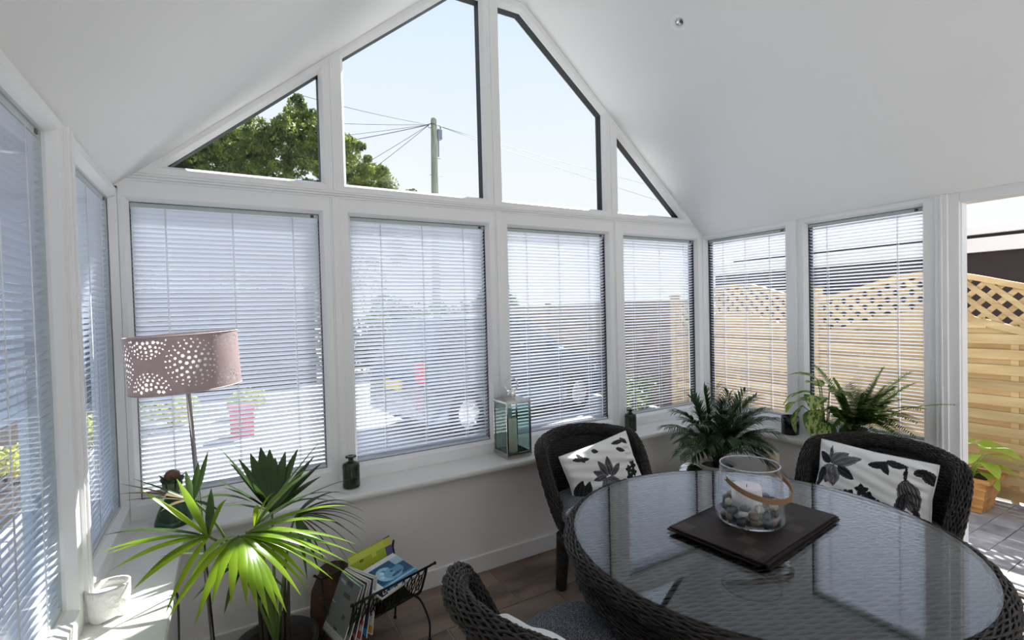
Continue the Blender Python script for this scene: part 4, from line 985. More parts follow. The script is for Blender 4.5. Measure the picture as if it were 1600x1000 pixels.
# green glass vase with brown ball
gv = thing('green_vase', 'green glass conical vase holding a brown ball-shaped seed head, on the corner of the sill', 'vase', (.195, -.150, SZ))
MB().lathe([(0, 0), (.066, 0), (.071, .006), (.070, .014), (.058, .055), (.040, .095), (.026, .118), (.022, .135), (.030, .165), (.046, .195), (.044, .196), (.028, .166), (.019, .135), (.023, .117), (.036, .094), (.054, .054), (.065, .014), (0, .008)], n=40).build('glass_body', M['greenglass'], gv)
M['brownhead'] = pmat('brown_seed_head', (.16, .07, .035), .5, var=.5, vscale=40, bump=.4, bscale=60)
MB().sphere((0, 0, .205), .030, 20, 14, (1, 1, .9)).build('seed_head', M['brownhead'], gv)
M['sepal'] = pmat('green_brown_sepal', (.12, .14, .07), .4, var=.3, vscale=20)
for i in range(7):
    a = R(51*i+10); c_, s_ = math.cos(a), math.sin(a)
    m = MB(); P = arc([(0.012*c_, .012*s_, .12), (.034*c_, .034*s_, .165), (.036*c_, .036*s_, .195), (.05*c_, .05*s_, .212)], 5)
    vs = []
    for k, p in enumerate(P):
        w_ = .013*math.sin(math.pi*(.15+.85*k/(len(P)-1)))**.7+.0005; vs += [p+Vector((-s_, c_, 0))*w_, p+Vector((c_, s_, 0))*.002, p-Vector((-s_, c_, 0))*w_]
    fs = [(3*k+j, 3*k+j+1, 3*k+4+j, 3*k+3+j) for k in range(len(P)-1) for j in range(2)]
    m.add(vs, fs, True).build('sepal', M['sepal'], gv)
# ================================================================== floor lamp
fl_ = thing('floor_lamp', 'floor lamp with a dusky pink drum shade pierced with flowers, in the left corner', 'lamp', (.350, -.62, 0), (R(0), R(-2.8), 0))
MB().lathe([(0, 0), (.125, 0), (.128, .006), (.12, .014), (.02, .022), (.012, .035), (0, .035)], n=40).build('base', M['chrome'], fl_, rot=(0, R(2.8), 0))
MB().tube([(0, 0, .02), (0, 0, 1.26)], .0075, 14).build('pole', pmat('dark_chrome', (.32, .31, .30), .18, metal=1), fl_)
m = MB(); m.tube([(0, 0, 1.255), (0, 0, 1.30)], .016, 14); m.build('lamp_holder', pmat('white_lampholder', (.7, .7, .7), .4), fl_)
MB().sphere((0, 0, 1.335), .03, 16, 10, (1, 1, 1.15)).build('bulb', pmat('opal_bulb', (.85, .85, .82), .3), fl_)
SR, SH, SB = .170, .190, 1.238
nx, ny = 640, 112
mask = np.zeros((ny, nx), bool); Yg, Xg = np.mgrid[0:ny, 0:nx]; px_ = (Xg+.5)/nx*2*math.pi*SR; pz_ = (Yg+.5)/ny*SH; circ_len = 2*math.pi*SR
def fl_hole(cx, cz, r, rot):
    if cz < .006+r or cz > SH-.006-r: return
    dx = (px_-cx+circ_len/2) % circ_len-circ_len/2; dz = pz_-cz; d = np.hypot(dx, dz); a = np.arctan2(dz, dx)
    if r > .0042: mask[d < r*(.62+.38*np.abs(np.cos(2.5*(a+rot))))] = True
    else: mask[np.abs(dx*math.cos(rot)+dz*math.sin(rot))/(r*1.1)+np.abs(-dx*math.sin(rot)+dz*math.cos(rot))/(r*.8) < 1] = True
hr_ = random.Random(5)
def dandelion(cx, cz, Rd):
    rings = [(0, 1, .0068), (.24, 6, .0066), (.46, 11, .0062), (.66, 16, .0052), (.83, 21, .0044), (.98, 26, .0036)]
    for q_, cnt, r in rings:
        for i in range(cnt):
            a = 2*math.pi*i/cnt+q_*9; fl_hole(cx+q_*Rd*math.cos(a), cz+q_*Rd*math.sin(a), r*hr_.uniform(.74, .98), hr_.uniform(0, 3))
# shade angle 0 is world +X; the camera sees around -80 degrees
for k in range(4):
    c_ = circ_len*(k/4)+circ_len*(-79/360 % 1); dandelion(c_ % circ_len, .100, .078)
    c2 = (c_+circ_len/8) % circ_len
    dandelion(c2, .187, .066); dandelion(c2, .010, .066)
me = bpy.data.meshes.new('lamp_shade')
A = np.linspace(0, 2*math.pi, nx, endpoint=False); Zs = np.linspace(0, SH, ny+1)
co = np.stack(np.broadcast_arrays(SR*np.cos(A)[None, :], SR*np.sin(A)[None, :], (SB+Zs)[:, None]), -1).reshape(-1, 3)
ii, jj = np.nonzero(~mask); F = np.stack([ii*nx+jj, ii*nx+(jj+1) % nx, (ii+1)*nx+(jj+1) % nx, (ii+1)*nx+jj], 1)
me.vertices.add(len(co)); me.vertices.foreach_set('co', co.ravel()); me.loops.add(F.size); me.loops.foreach_set('vertex_index', F.ravel())
me.polygons.add(len(F)); me.polygons.foreach_set('loop_start', np.arange(len(F))*4); me.polygons.foreach_set('loop_total', np.full(len(F), 4)); me.polygons.foreach_set('use_smooth', np.ones(len(F), bool)); me.update(calc_edges=True)
def shade_mat(name, col, tr_):
    m, nt, b = new_mat(name); out = nt.nodes['Material Output']; b.inputs['Base Color'].default_value = (*col, 1); b.inputs['Roughness'].default_value = .45; b.inputs['Specular IOR Level'].default_value = .5
    t = nt.nodes.new('ShaderNodeBsdfTranslucent'); t.inputs[0].default_value = (*col, 1); mx = nt.nodes.new('ShaderNodeMixShader'); mx.inputs[0].default_value = tr_
    nt.links.new(b.outputs[0], mx.inputs[1]); nt.links.new(t.outputs[0], mx.inputs[2]); nt.links.new(mx.outputs[0], out.inputs[0]); return m
sh = obj('lamp_shade', me, shade_mat('dusky_pink_shade', (.42, .315, .315), .10), fl_)
MB().lathe([(SR-.004, SB+.002), (SR-.004, SB+SH-.002)], n=96, close=False).build('shade_lining', shade_mat('white_shade_lining', (.90, .90, .90), .6), sh)
m = MB()
for z in (SB, SB+SH): m.tube([(SR*math.cos(a), SR*math.sin(a), z) for a in np.linspace(0, 2*math.pi, 65)[:-1]], .0022, 6, closed=True)
m.build('shade_trim', pmat('pale_pink_trim', (.52, .42, .42), .5), sh)
m = MB()
for k in range(3): a = 2*math.pi*k/3; m.tube([(0, 0, SB+.03), ((SR-.004)*math.cos(a), (SR-.004)*math.sin(a), SB+.03)], .002, 5)
m.build('shade_carrier', M['chrome'], sh)
MB().tube(arc([(.243, -.80, .60), (.25, -.80, .56), (.246, -.79, .3), (.25, -.78, .05), (.30, -.70, .012), (.34, -.66, .014)], 6), .0035, 6).build('power_cable', M['black'], label='black power cable hanging down the left wall below the sill', category='cable')
# ================================================================== magazine rack
RA = math.atan2(.13, .39)
rk = thing('magazine_rack', 'black wrought-iron scroll magazine rack on the floor under the palm fronds', 'rack', (.945, -.555, 0), (0, 0, RA)); rk.scale = (.84, .84, .88)
Lr = .215
def trough(t):  # cross-section y,z: 0 near rail .. 1 far rail
    return [(-.155, .385), (-.135, .33), (-.09, .235), (-.03, .20), (.04, .205), (.09, .25), (.13, .34), (.15, .40)]
prof = trough(0)
for sx in (-1, 1):
    P = arc([(sx*Lr, y, z) for y, z in prof], 6); m = MB(); m.tube([(sx*(Lr+.028), -.185, .405), (sx*(Lr+.012), -.17, .395)]+P+[(sx*(Lr+.012), .165, .41), (sx*(Lr+.028), .18, .42)], .0065, 8); m.sphere((sx*(Lr+.03), -.187, .406), .009, 10, 6); m.build('end_hoop', M['iron'], rk)
m = MB()
for y, z in ((-.155, .385), (.15, .40), (-.09, .235), (.09, .25)): m.tube([(-Lr, y, z), (Lr, y, z)], .006, 8)
m.build('rail', M['iron'], rk)
m = MB()   # pierced sheet panel: strips and scrolls on the front
def on_front(u, v):   # v 0 top..1 bottom
    return (u, -.157+.064*v, .383-.148*v)
for k in range(9):
    u = -Lr+.03+k*.046
    m.tube([on_front(u+.017*math.cos(a), .5+.30*math.sin(a)) for a in np.linspace(0, 2*math.pi, 17)[:-1]], .003, 5, closed=True)
    m.tube([on_front(u+.02, .04), on_front(u-.0, .5), on_front(u+.02, .96)], .003, 5); m.tube([on_front(u-.02, .96), on_front(u-.0, .5), on_front(u-.02, .04)], .003, 5)
m.build('scrollwork', M['iron'], rk)
MB().add([(x, y, z) for x in (-Lr, Lr) for y, z in ((-.09, .235), (-.03, .201), (.04, .206), (.09, .25))], [(i, i+1, i+5, i+4) for i in range(3)]).build('bottom_sheet', M['iron'], rk)
for sx in (-1, 1):
    for sy in (-1, 1):
        P = arc([(sx*(Lr-.03), sy*.06, .225), (sx*(Lr-.01), sy*.11, .20), (sx*(Lr+.01), sy*.15, .10), (sx*(Lr+.005), sy*.155, .012)], 6)
        MB().tube(P, .0055, 8).sphere((sx*(Lr+.005), sy*.155, .010), .010, 10, 6).build('leg', M['iron'], rk)
RM = Matrix.Translation((.945, -.555, 0)) @ Matrix.Rotation(RA, 4, 'Z') @ Matrix.Diagonal((.84, .84, .88, 1))
def mag(name, label, M4, W, H, T, img, text=()):
    h, w, _ = img.shape; q = w+1
    vs = [(-W/2+W*x/w, -H/2+H*y/h, T+.006*math.sin(math.pi*x/w)*(1-(y/h))**1) for y in range(h+1) for x in range(w+1)]
    fs = [(y*q+x, y*q+x+1, (y+1)*q+x+1, (y+1)*q+x) for y in range(h) for x in range(w)]; cols = img.reshape(-1, 3)
    me = MB().add(vs, fs, True).mesh('front_cover', fix=False); set_print(me, cols); me.materials.append(M['print'])
    root = bpy.data.objects.new(name, None); COL.objects.link(root); root['label'] = label; root['category'] = 'magazine'; root['group'] = 'magazines in the iron rack'
    root.matrix_world = RM @ M4; root.empty_display_size = .05
    cv = obj('front_cover', me, None, root)
    b = MB(); vs2 = [(x, y, z-.0008) for x, y, z in vs]; edge = [x for x in range(w+1)]+[(y*q+w) for y in range(1, h+1)]+[h*q+x for x in range(w-1, -1, -1)]+[y*q for y in range(h-1, 0, -1)]
    top = [vs2[i] for i in edge]; bot = [(x, y, 0) for x, y, z in top]; n = len(top)
    b.add(top+bot, [(i, i+n, (i+1) % n+n, (i+1) % n) for i in range(n)]+[tuple(range(n, 2*n))]).build('pages', M['paper'], root, fix=False)
    for (txt, x, y, size, rot, col) in text:
        c = bpy.data.curves.new('text', 'FONT'); c.body = txt; c.size = size; c.extrude = .0003; c.align_x = 'LEFT'
        o = bpy.data.objects.new('lettering', c); COL.objects.link(o); dg = bpy.context.evaluated_depsgraph_get(); me = bpy.data.meshes.new_from_object(o.evaluated_get(dg)); bpy.data.objects.remove(o)
        me.materials.clear(); me.materials.append(col); o = obj('lettering', me, None, cv, loc=(x, y, T+.0075), rot=(0, 0, rot))
    return root
M['print'] = attr_mat('glossy_magazine_print', .3); M['paper'] = pmat('magazine_pages', (.68, .66, .62), .8, var=.1, vscale=200); M['ink'] = pmat('black_ink', (.01, .01, .012), .5); M['inkw'] = pmat('white_ink', (.85, .85, .85), .5)
p = Paint(110, 80, (.66, .68, .70))     # landscape as seen: width runs along the rack
B1, B2, B3 = (.015, .07, .16), (.06, .22, .38), (.30, .55, .70)
p.rect(.20, .06, .99, .86, B1)
p.mask((p.X > .2) & (p.X < .99) & (p.Y > .06) & (p.Y < .28), B2); p.mask((p.X > .2) & (p.X < .99) & (p.Y > .17) & (p.Y < .22), B3)
p.dot((.47, .52), .27, B3, .24); p.dot((.60, .45), .26, (.16, .38, .56), .19); p.dot((.74, .50), .16, (.10, .28, .46), .15)
p.dot((.47, .63), .06, B2, .04); p.dot((.60, .52), .05, B1, .03); p.leaf((.50, .36), (.80, .40), .03, B1, c2=B2); p.leaf((.62, .62), (.9, .7), .05, B1, c2=B2); p.dot((.36, .48), .05, (.5, .72, .84)); p.dot((.42, .60), .06, (.55, .75, .85), .05)
p.rect(.78, .62, .99, .86, (.35, .52, .62)); p.rect(.015, .02, .165, .22, (.012, .012, .014))
TopM = Matrix.Translation((.045, -.045, .375)) @ Matrix.Rotation(R(10), 4, 'Z') @ Matrix.Rotation(R(14), 4, 'X')
mag('magazine', 'magazine lying on top of the rack, blue cover photo with white border', TopM, .285, .215, .008, p.a,
    [('CAPE TOWN', -.105, .012, .020, R(90), M['ink']), ('# 15', -.118, .050, .030, R(90), M['ink']), ('Z', -.128, -.098, .034, 0, M['inkw'])])
cols_ = [((.16, .17, .17), (.45, .45, .44)), ((.12, .30, .26), (.40, .42, .42)), ((.10, .10, .11), (.5, .2, .2)), ((.66, .64, .60), (.62, .10, .10)), ((.05, .07, .15), (.05, .3, .65)), ((.70, .70, .70), (.70, .35, .05)), ((.38, .45, .05), (.60, .65, .10)), ((.12, .10, .25), (.6, .55, .1))]
lbs = ['magazine at the far left of the rack with a pale grey cover', 'grey magazine standing second from the left in the rack', 'black magazine standing third from the left in the rack', 'white magazine with red marks on its cover, standing in the rack', 'dark blue magazine standing just left of the blue-covered one', 'white and orange magazine standing below the blue-covered one', 'lime green magazine standing at the back of the rack', 'purple magazine at the back right of the rack']
for i, ((c1, c2), lb) in enumerate(zip(cols_, lbs)):
    p = Paint(30, 40, c1); rr = random.Random(i+3)
    for k in range(9): x, y = rr.random(), rr.random(); p.rect(x, y, x+rr.uniform(.05, .3), y+rr.uniform(.02, .10), c2 if k % 2 else tuple(v*.4 for v in c1))
    p.rect(0, .86, 1, .97, c2)
    if i < 6: M4 = Matrix.Translation((-.195+i*.020, -.01, .305)) @ Matrix.Rotation(R(-6+i*3), 4, 'Z') @ Matrix.Rotation(R(-66-i*3), 4, 'Y') @ Matrix.Rotation(R(90), 4, 'Z'); W_, H_ = .21, .26
    else: M4 = Matrix.Translation((.03+(i-6)*.05, .085+(i-6)*.012, .345)) @ Matrix.Rotation(R(8), 4, 'Z') @ Matrix.Rotation(R(72), 4, 'X'); W_, H_ = .24, .27
    mag('magazine', lb, M4, W_, H_, .006, p.a, [('e', -.09, .09, .05, 0, M['inkw'])] if i == 2 else ())
# ================================================================== mat by the doorway
dm = thing('door_mat', 'dark grey rubber-backed door mat with a brick relief, inside the doorway', 'mat', (3.42, -2.25, 0))
MB().box((-.28, -.62, 0), (.28, .62, .010)).build('mat_base', pmat('black_rubber', (.02, .02, .02), .8), dm, bevel=.003)
m = MB(); M['mat'] = pmat('grey_carpet_pile', (.16, .155, .15), .95, var=.35, vscale=40, bump=.8, bscale=300); bi = random.Random(2)
yv = -.60; k = 0
while yv < .57:
    xv = -.265-(k % 2)*.03
    while xv < .25:
        w_ = bi.choice((.05, .08)); a_, b2 = max(xv, -.265), min(xv+w_, .265)
        if b2-a_ > .015: MB().box((a_, yv, .010), (b2, yv+.032, .016)).build('pile_block', M['mat'], dm)
        xv += w_+.007
    yv += .039; k += 1
# ================================================================== corner group: low table, planter, ball, candle
ct = thing('side_table', 'low cream square side table in the far right corner, mostly hidden by the dining table', 'table', (3.16, -.58, 0))
MB().box((-.36, -.27, .27), (.36, .27, .30)).build('top', pmat('cream_wood', (.62, .58, .50), .5, var=.04), ct, bevel=.004)
for sx in (-1, 1):
    for sy in (-1, 1): MB().cbox((sx*.32, sy*.23, .135), (.04, .04, .27)).build('leg', pmat('cream_wood_leg', (.60, .56, .48), .5), ct, bevel=.003)
# areca palm in its pot on the side table, with the ball and candle beside it
AX, AY, AZ = 3.17, -.60, .30
pt = thing('plant_pot', 'pale glazed round plant pot under the areca palm in the corner', 'pot', (AX, AY, AZ))
MB().lathe([(0, 0), (.085, 0), (.09, .005), (.112, .12), (.118, .125), (.118, .14), (.108, .142), (.104, .12), (0, .118)], n=40).build('pot', pmat('stone_glaze', (.50, .45, .38), .4, var=.08), pt)
MB().lathe([(0, .112), (.105, .112), (.10, .124), (0, .13)], n=24).build('soil', M['soil'], pt)
M['areca'] = leaf_mat('areca_leaflets', (.012, .038, .010), (.035, .085, .018), .15, .4, vscale=9)
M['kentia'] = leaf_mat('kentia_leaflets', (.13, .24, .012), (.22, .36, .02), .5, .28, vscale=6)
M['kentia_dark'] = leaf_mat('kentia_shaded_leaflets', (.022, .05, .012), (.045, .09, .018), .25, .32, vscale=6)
M['drytip'] = leaf_mat('dry_brown_leaflets', (.10, .06, .03), (.14, .11, .04), .3, .6, vscale=6)
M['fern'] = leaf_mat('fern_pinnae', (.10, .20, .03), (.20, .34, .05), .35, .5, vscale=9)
def strip_leaf(m, p0, d, L, W, droop, nrm=Vector((0, 0, 1)), n=7, fold=.3, peak=.35):
    """a pointed leaflet curving down under its own weight, V-folded"""
    d = d.normalized(); side = d.cross(nrm); side = side.normalized() if side.length > 1e-4 else d.orthogonal().normalized()
    up = side.cross(d).normalized(); vs = []; fs = []; p = Vector(p0); dd = d.copy()
    for i in range(n+1):
        t = i/n; w = W*.5*min(1, (t+.04)/peak)**.7*(1-max(0, (t-peak)/(1-peak))**1.6)+.0004
        vs += [p+side*w+up*w*fold, p, p-side*w+up*w*fold]
        p = p+dd*(L/n); dd = (dd+Vector((0, 0, -1))*droop/n).normalized(); up = side.cross(dd).normalized()
    for i in range(n):
        for j in range(2): fs.append((3*i+j, 3*i+j+1, 3*i+4+j, 3*i+3+j))
    return m.add(vs, fs, True)
def pinnate(root, base, tip, sag, nl, Lmax, W, mat, droop=.9, stem_r=.0022, start=.25, seed=0, nm='frond', ang=38, lift=.25):
    base, tip = Vector(base), Vector(tip); r = random.Random(seed); c1 = base.lerp(tip, .45)+Vector((0, 0, sag))
    P = [((1-t)**2)*base+2*t*(1-t)*c1+t*t*tip for t in [i/24 for i in range(25)]]
    m = MB(); m.tube(P, [stem_r*(1-.75*i/24) for i in range(25)], 5)
    for k in range(nl):
        t = start+(1-start)*(k+.5)/nl; i = min(23, int(t*24)); f = t*24-i; p = P[i].lerp(P[i+1], f); tg = (P[i+1]-P[i]).normalized()
        sd = tg.cross(Vector((0, 0, 1))); sd = sd.normalized() if sd.length > .05 else Vector((1, 0, 0)); u_ = (t-start)/(1-start)
        L = Lmax*(.35+.65*math.sin(math.pi*min(1, .12+.80*u_)))*r.uniform(.9, 1.1)
        for s in (-1, 1):
            a = R(ang+r.uniform(-5, 5))*(1-(.35 if ang < 60 else .08)*u_); dr = tg*math.cos(a)+sd*s*math.sin(a)+sd.cross(tg)*lift
            strip_leaf(m, p, dr, L, W*(.8+.2*math.sin(math.pi*u_)), droop*r.uniform(.7, 1.3), n=5)
    return m.build(nm, mat, root, fix=False)
ar = thing('areca_palm', 'bushy dark green areca palm in the corner between the two sills', 'plant', (0, 0, 0))
ab = Vector((AX, AY, AZ+.12))
for i, (px, py, y, sag) in enumerate([(1042, 668, -.62, .16), (1058, 645, -.50, .16), (1075, 690, -.72, .18), (1080, 622, -.45, .12), (1062, 712, -.80, .17), (1100, 612, -.55, .08), (1118, 606, -.5, .06), (1140, 615, -.6, .06), (1165, 612, -.6, .07), (1182, 620, -.65, .09), (1195, 640, -.70, .12), (1210, 655, -.85, .15), (1214, 678, -.92, .16), (1200, 700, -.95, .17), (1222, 742, -.98, .22), (1105, 700, -.85, .16), (1135, 690, -.90, .15), (1160, 700, -.92, .16), (1180, 690, -.88, .15), (1090, 665, -.75, .14), (1120, 650, -.8, .12), (1150, 650, -.8, .12), (1178, 660, -.8, .12), (1060, 680, -.42, .15), (1130, 630, -.7, .1), (1155, 635, -.72, .1)]):
    tp_ = from_px(px, py, y); tp_.z += .0
    pinnate(ar, ab+Vector((rnd.uniform(-.03, .03), rnd.uniform(-.03, .03), 0)), tp_, sag*1.1, 24, .15, .0105, M['areca'], droop=1.3, seed=i, start=.22)
    if i % 3 != 2:
        t2 = ab.lerp(tp_, .78)+Vector((rnd.uniform(-.04, .04), rnd.uniform(-.04, .04), rnd.uniform(-.03, .05))); pinnate(ar, ab+Vector((rnd.uniform(-.03, .03), rnd.uniform(-.03, .03), 0)), t2, sag*.9, 20, .14, .010, M['areca'], droop=1.2, seed=i+90, start=.25)
o_ = thing('mirrored_ball', 'round mirrored gazing ball with dark leafy reflections, left of the areca palm', 'ball', (2.91, -.60, .3955))
MB().sphere((0, 0, 0), .095, 32, 20).build('ball', pmat('mirrored_silver', (.85, .85, .85), .06, metal=1), o_)
cc = thing('pillar_candle', 'cream pillar candle on a small block, right of the areca palm', 'candle', (3.465, -.795, .300))
MB().box((-.045, -.045, 0), (.045, .045, .055)).build('block', pmat('cream_block', (.62, .58, .50), .6), cc, bevel=.003)
MB().lathe([(0, 0), (.036, 0), (.038, .004), (.038, .150), (.034, .157), (0, .153)], (0, 0, .055), 28).build('wax', pmat('cream_wax', (.78, .66, .46), .5), cc)
MB().tube([(0, 0, .207), (.001, 0, .222)], .0012, 5).build('wick', M['black'], cc)
# fern and variegated plant in a shared-looking group on the right sill
FX0, FY0 = 3.675, -1.18
fp = thing('plant_pot', 'dark pot holding the fern on the right sill, behind the wicker chair', 'pot', (FX0, FY0, SZ))
MB().lathe([(0, 0), (.060, 0), (.065, .004), (.078, .10), (.080, .112), (.074, .113), (.070, .10), (0, .098)], n=32).build('pot', pmat('dark_pot_glaze', (.03, .03, .03), .35), fp)
MB().lathe([(0, .094), (.070, .094), (.066, .104), (0, .107)], n=20).build('soil', M['soil'], fp)
fn = thing('boston_fern', 'bright green fern with long arching fronds in front of the right-wall blind', 'plant', (0, 0, 0))
def fern_frond(tip, sag, n, Lm, seed, base=None, mat='fern'):
    b_ = Vector(base) if base else Vector((FX0+rnd.uniform(-.02, .02), FY0+rnd.uniform(-.03, .03), SZ+.10))
    return pinnate(fn, b_, tip, sag, n, Lm, .0085, M[mat], droop=.35, stem_r=.0016, start=.12, seed=seed, nm='frond', ang=66, lift=.12)
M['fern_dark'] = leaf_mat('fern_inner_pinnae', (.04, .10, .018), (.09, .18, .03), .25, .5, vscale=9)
for i, (px, py, x, sag, Lm) in enumerate([(1272, 572, 3.68, .10, .035), (1379, 575, 3.66, .05, .03), (1302, 592, 3.66, .06, .035), (1420, 582, 3.58, .07, .055), (1425, 600, 3.62, .08, .05), (1492, 633, 3.62, .10, .028), (1310, 620, 3.6, .09, .05), (1330, 605, 3.6, .08, .05), (1440, 640, 3.6, .12, .045), (1435, 660, 3.56, .14, .04), (1432, 682, 3.54, .16, .04), (1400, 650, 3.5, .12, .055), (1350, 612, 3.6, .08, .055), (1365, 600, 3.66, .06, .045), (1395, 605, 3.62, .08, .055), (1290, 640, 3.58, .10, .05), (1345, 635, 3.5, .10, .05), (1375, 640, 3.48, .10, .05), (1410, 625, 3.55, .10, .055), (1300, 665, 3.54, .12, .05), (1420, 690, 3.5, .14, .04), (1325, 600, 3.7, .05, .04), (1340, 590, 3.7, .04, .03)]):
    q = D+r2*((px-800)/777.0771)+u2*((500-py)/777.0771); tp_ = Vector((.40493, -2.73074, 1.485))+q*((x-.40493)/q.x)
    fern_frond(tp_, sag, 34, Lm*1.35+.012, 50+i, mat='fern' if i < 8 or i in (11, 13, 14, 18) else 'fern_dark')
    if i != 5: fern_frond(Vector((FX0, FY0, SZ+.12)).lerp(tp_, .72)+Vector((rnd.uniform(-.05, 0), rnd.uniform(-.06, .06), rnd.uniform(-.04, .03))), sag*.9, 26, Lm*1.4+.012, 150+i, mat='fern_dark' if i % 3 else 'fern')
# dieffenbachia with variegated leaves
def varieg(me, L, W):
    me.update(); n = len(me.polygons); c = np.zeros((n, 3))
    for i, pl_ in enumerate(me.polygons):
        x = pl_.center.x/L; y = abs(pl_.center.y)/(W/2); k = noise.noise(Vector((x*9, pl_.center.y*120, L*50)))
        c[i] = (.42, .50, .16) if (y < .62 and k > -.12 and .05 < x < .92) else (.07, .17, .02)
    set_print(me, c)
M['dieff'] = leaf_mat('variegated_leaf', (.1, .2, .03), (.4, .5, .15), .35, .4, attr='print')
df_ = thing('dieffenbachia', 'cream and green variegated broad-leaved plant left of the fern on the right sill', 'plant', (3.65, -1.03, SZ))
MB().lathe([(0, 0), (.045, 0), (.056, .075), (.058, .085), (.052, .086), (.05, .072), (0, .07)], n=28).build('pot', pmat('dark_nursery_pot', (.02, .02, .02), .5), df_)
for i, (dx, dy, dz, az, el, L, W) in enumerate([(q0-.01, q1-.02, q2*1.08, q3, q4, q5*1.35, q6*1.9) for q0, q1, q2, q3, q4, q5, q6 in [(-.02, .05, .36, 100, 35, .13, .065), (-.04, .10, .24, 80, -5, .17, .06), (-.03, .14, .20, 100, -50, .15, .05), (-.05, .03, .27, 200, 10, .14, .07), (-.04, .05, .17, 130, -55, .14, .06), (-.05, .00, .14, 220, -45, .13, .065), (-.02, -.02, .30, 260, 20, .13, .06), (-.05, .07, .29, 140, 5, .15, .06), (-.03, -.03, .2, 280, -20, .12, .06), (0, .04, .32, 60, 30, .12, .05), (-.06, .02, .20, 180, -25, .14, .065)]]):
    top = Vector((dx, dy, dz)); MB().tube(arc([(0, 0, .06), top*.5+Vector((0, 0, .05)), top], 4), .0028, 5).build('leaf_stalk', M['stem'], df_)
    me = broad_leaf(L, W, 1.0, n=16, m=7, fold=.2).mesh('leaf', fix=False); varieg(me, L, W); me.materials.append(M['dieff'])
    obj('leaf', me, None, df_, loc=top, rot=(rnd.uniform(-.3, .3), -R(el), R(az)))
# ================================================================== big palm at the left
PX, PY = .545, -.60
pp = thing('plant_pot', 'large dark round pot of the big palm, in the bottom left corner', 'pot', (PX, PY, 0))
MB().lathe([(0, 0), (.105, 0), (.11, .006), (.145, .19), (.153, .20), (.153, .222), (.142, .223), (.136, .20), (0, .195)], n=48).build('pot', pmat('dark_olive_glaze', (.02, .02, .016), .35, var=.2), pp)
MB().lathe([(0, .19), (.136, .19), (.131, .202), (0, .208)], n=32).build('soil', M['soil'], pp)
bk = thing('terracotta_jar', 'rough brown terracotta jar on the floor behind the palm pot', 'jar', (.80, -.40, 0))
MB().lathe([(0, 0), (.07, 0), (.095, .05), (.105, .16), (.098, .25), (.07, .315), (.058, .335), (.062, .345), (.05, .344), (.045, .33), (0, .32)], n=40).build('body', pmat('rough_terracotta', (.075, .038, .022), .85, var=.5, vscale=14, bump=1.0, bscale=30), bk)
kp = thing('kentia_palm', 'large palm with long sunlit green leaflets in the left foreground', 'plant', (0, 0, 0))
def leaf_fan(hub, tips, W, mat, stem_from, bulge=.05, nm='leaf_fan', rr=.004):
    """one palm leaf: a stalk with leaflets radiating from its hub; every leaflet is its own mesh"""
    hub = Vector(hub); sf = Vector(stem_from); P = arc([sf, sf.lerp(hub, .35)+Vector((0, 0, .06)), sf.lerp(hub, .75)+Vector((0, 0, .06)), hub], 6)
    st = MB().tube(P, [rr*1.7-rr*.8*i/(len(P)-1) for i in range(len(P))], 7).build('leaf_stalk', M['stem'], kp)
    for (px, py, y, *ex) in tips:
        w_ = W*(ex[0] if ex else 1); m_t = M[ex[1]] if len(ex) > 1 else mat; bl_ = ex[2] if len(ex) > 2 else bulge
        tip = from_px(px, py, y); ctrl = hub.lerp(tip, .5)+Vector((0, 0, bl_)); n = 12; vs = []; fs = []
        prev = None
        for i in range(n+1):
            t = i/n; p = (1-t)**2*hub+2*t*(1-t)*ctrl+t*t*tip; tg = (2*(1-t)*(ctrl-hub)+2*t*(tip-ctrl)).normalized()
            side = tg.cross(Vector((0, 0, 1))); side = side.normalized() if side.length > .12 else (prev or Vector((1, 0, 0)))
            if prev and side.dot(prev) < 0: side = -side
            prev = side; up = side.cross(tg)
            w = w_*.5*min(1, (t+.10)/.42)**.8*(1-max(0, (t-.42)/.58)**1.8)+.0005
            vs += [p+side*w-up*w*.28, p+up*w*.05, p-side*w-up*w*.28]
        for i in range(n):
            for j in range(2): fs.append((3*i+j, 3*i+j+1, 3*i+4+j, 3*i+3+j))
        MB().add(vs, fs, True).build('leaflet', m_t, st, fix=False)
pb_ = Vector((PX, PY, .20))
K, KD, DT = 'kentia', 'kentia_dark', 'drytip'
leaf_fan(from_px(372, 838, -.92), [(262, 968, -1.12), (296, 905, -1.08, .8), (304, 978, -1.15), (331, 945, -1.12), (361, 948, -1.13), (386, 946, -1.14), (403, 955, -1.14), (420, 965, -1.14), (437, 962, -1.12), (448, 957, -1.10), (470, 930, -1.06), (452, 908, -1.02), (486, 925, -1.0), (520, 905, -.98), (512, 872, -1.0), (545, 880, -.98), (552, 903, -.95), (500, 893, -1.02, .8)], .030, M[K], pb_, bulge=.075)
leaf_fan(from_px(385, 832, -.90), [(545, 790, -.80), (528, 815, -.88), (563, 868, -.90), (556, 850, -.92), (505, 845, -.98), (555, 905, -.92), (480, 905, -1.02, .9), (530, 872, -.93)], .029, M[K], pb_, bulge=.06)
leaf_fan(from_px(326, 838, -.93), [(150, 865, -.98), (168, 866, -1.0), (163, 836, -.92, 1, KD), (170, 893, -1.05), (208, 921, -1.08, 1.7), (222, 905, -1.05, 1.2), (218, 765, -.85, 1.1, K, .02), (276, 748, -.85, 1.2, K, .02), (330, 763, -.85, 1.0, KD, .01), (258, 960, -1.1, .8), (355, 780, -.88, .7, K, .05), (190, 880, -1.0, .8)], .024, M[K], pb_, bulge=.045)
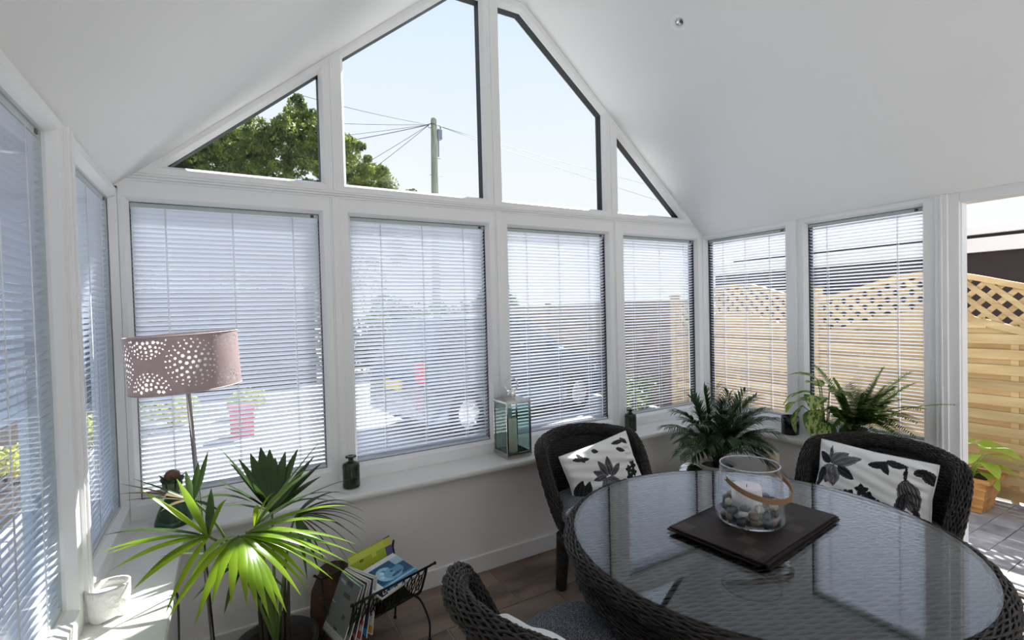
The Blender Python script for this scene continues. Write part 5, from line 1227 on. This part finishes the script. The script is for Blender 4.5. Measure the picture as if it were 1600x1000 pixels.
leaf_fan(from_px(425, 800, -.62), [(343, 700, -.60), (358, 722, -.55), (332, 748, -.66), (372, 716, -.50), (391, 708, -.48, 1.5), (407, 698, -.46, 1.6), (421, 701, -.46, 1.5), (446, 705, -.46, 1.3), (466, 700, -.44, 1.1), (430, 715, -.45, 1.5), (492, 712, -.46), (480, 728, -.50, 1.2), (505, 722, -.46), (502, 744, -.48, 1.2), (377, 742, -.6, 1.4), (395, 755, -.66, 1.3), (350, 762, -.66), (345, 790, -.72)], .034, M[KD], pb_, bulge=.03)
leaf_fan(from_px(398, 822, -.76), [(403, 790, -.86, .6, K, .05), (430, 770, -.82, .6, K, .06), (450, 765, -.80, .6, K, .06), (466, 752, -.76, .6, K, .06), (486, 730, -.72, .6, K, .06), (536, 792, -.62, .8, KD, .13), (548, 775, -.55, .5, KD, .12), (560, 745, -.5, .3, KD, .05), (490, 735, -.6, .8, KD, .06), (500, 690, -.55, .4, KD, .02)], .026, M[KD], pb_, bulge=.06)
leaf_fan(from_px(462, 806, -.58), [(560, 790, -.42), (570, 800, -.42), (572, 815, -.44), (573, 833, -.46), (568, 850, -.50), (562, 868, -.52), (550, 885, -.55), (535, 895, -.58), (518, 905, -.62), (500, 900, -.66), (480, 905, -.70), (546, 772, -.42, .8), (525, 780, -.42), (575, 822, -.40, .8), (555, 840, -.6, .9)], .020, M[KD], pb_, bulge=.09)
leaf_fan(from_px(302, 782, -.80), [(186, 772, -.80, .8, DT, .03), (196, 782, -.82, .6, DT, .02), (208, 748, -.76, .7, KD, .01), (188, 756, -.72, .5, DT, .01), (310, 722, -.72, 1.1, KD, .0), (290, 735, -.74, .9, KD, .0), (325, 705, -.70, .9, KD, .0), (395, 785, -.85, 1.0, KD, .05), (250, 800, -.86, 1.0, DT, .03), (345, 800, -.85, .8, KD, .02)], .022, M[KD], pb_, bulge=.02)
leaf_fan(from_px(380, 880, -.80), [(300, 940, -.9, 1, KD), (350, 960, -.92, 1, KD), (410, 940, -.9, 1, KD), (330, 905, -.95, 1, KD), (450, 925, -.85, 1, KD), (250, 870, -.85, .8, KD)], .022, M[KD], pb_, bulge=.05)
m = MB()
for i in range(9): a = rnd.uniform(0, 6.28); r_ = rnd.uniform(.01, .05); m.tube([(PX+r_*math.cos(a), PY+r_*math.sin(a), .19), (PX+r_*1.3*math.cos(a), PY+r_*1.3*math.sin(a), .22+rnd.uniform(.10, .28))], [.011, .004], 7)
m.build('stem_base', M['darkstem'], kp)
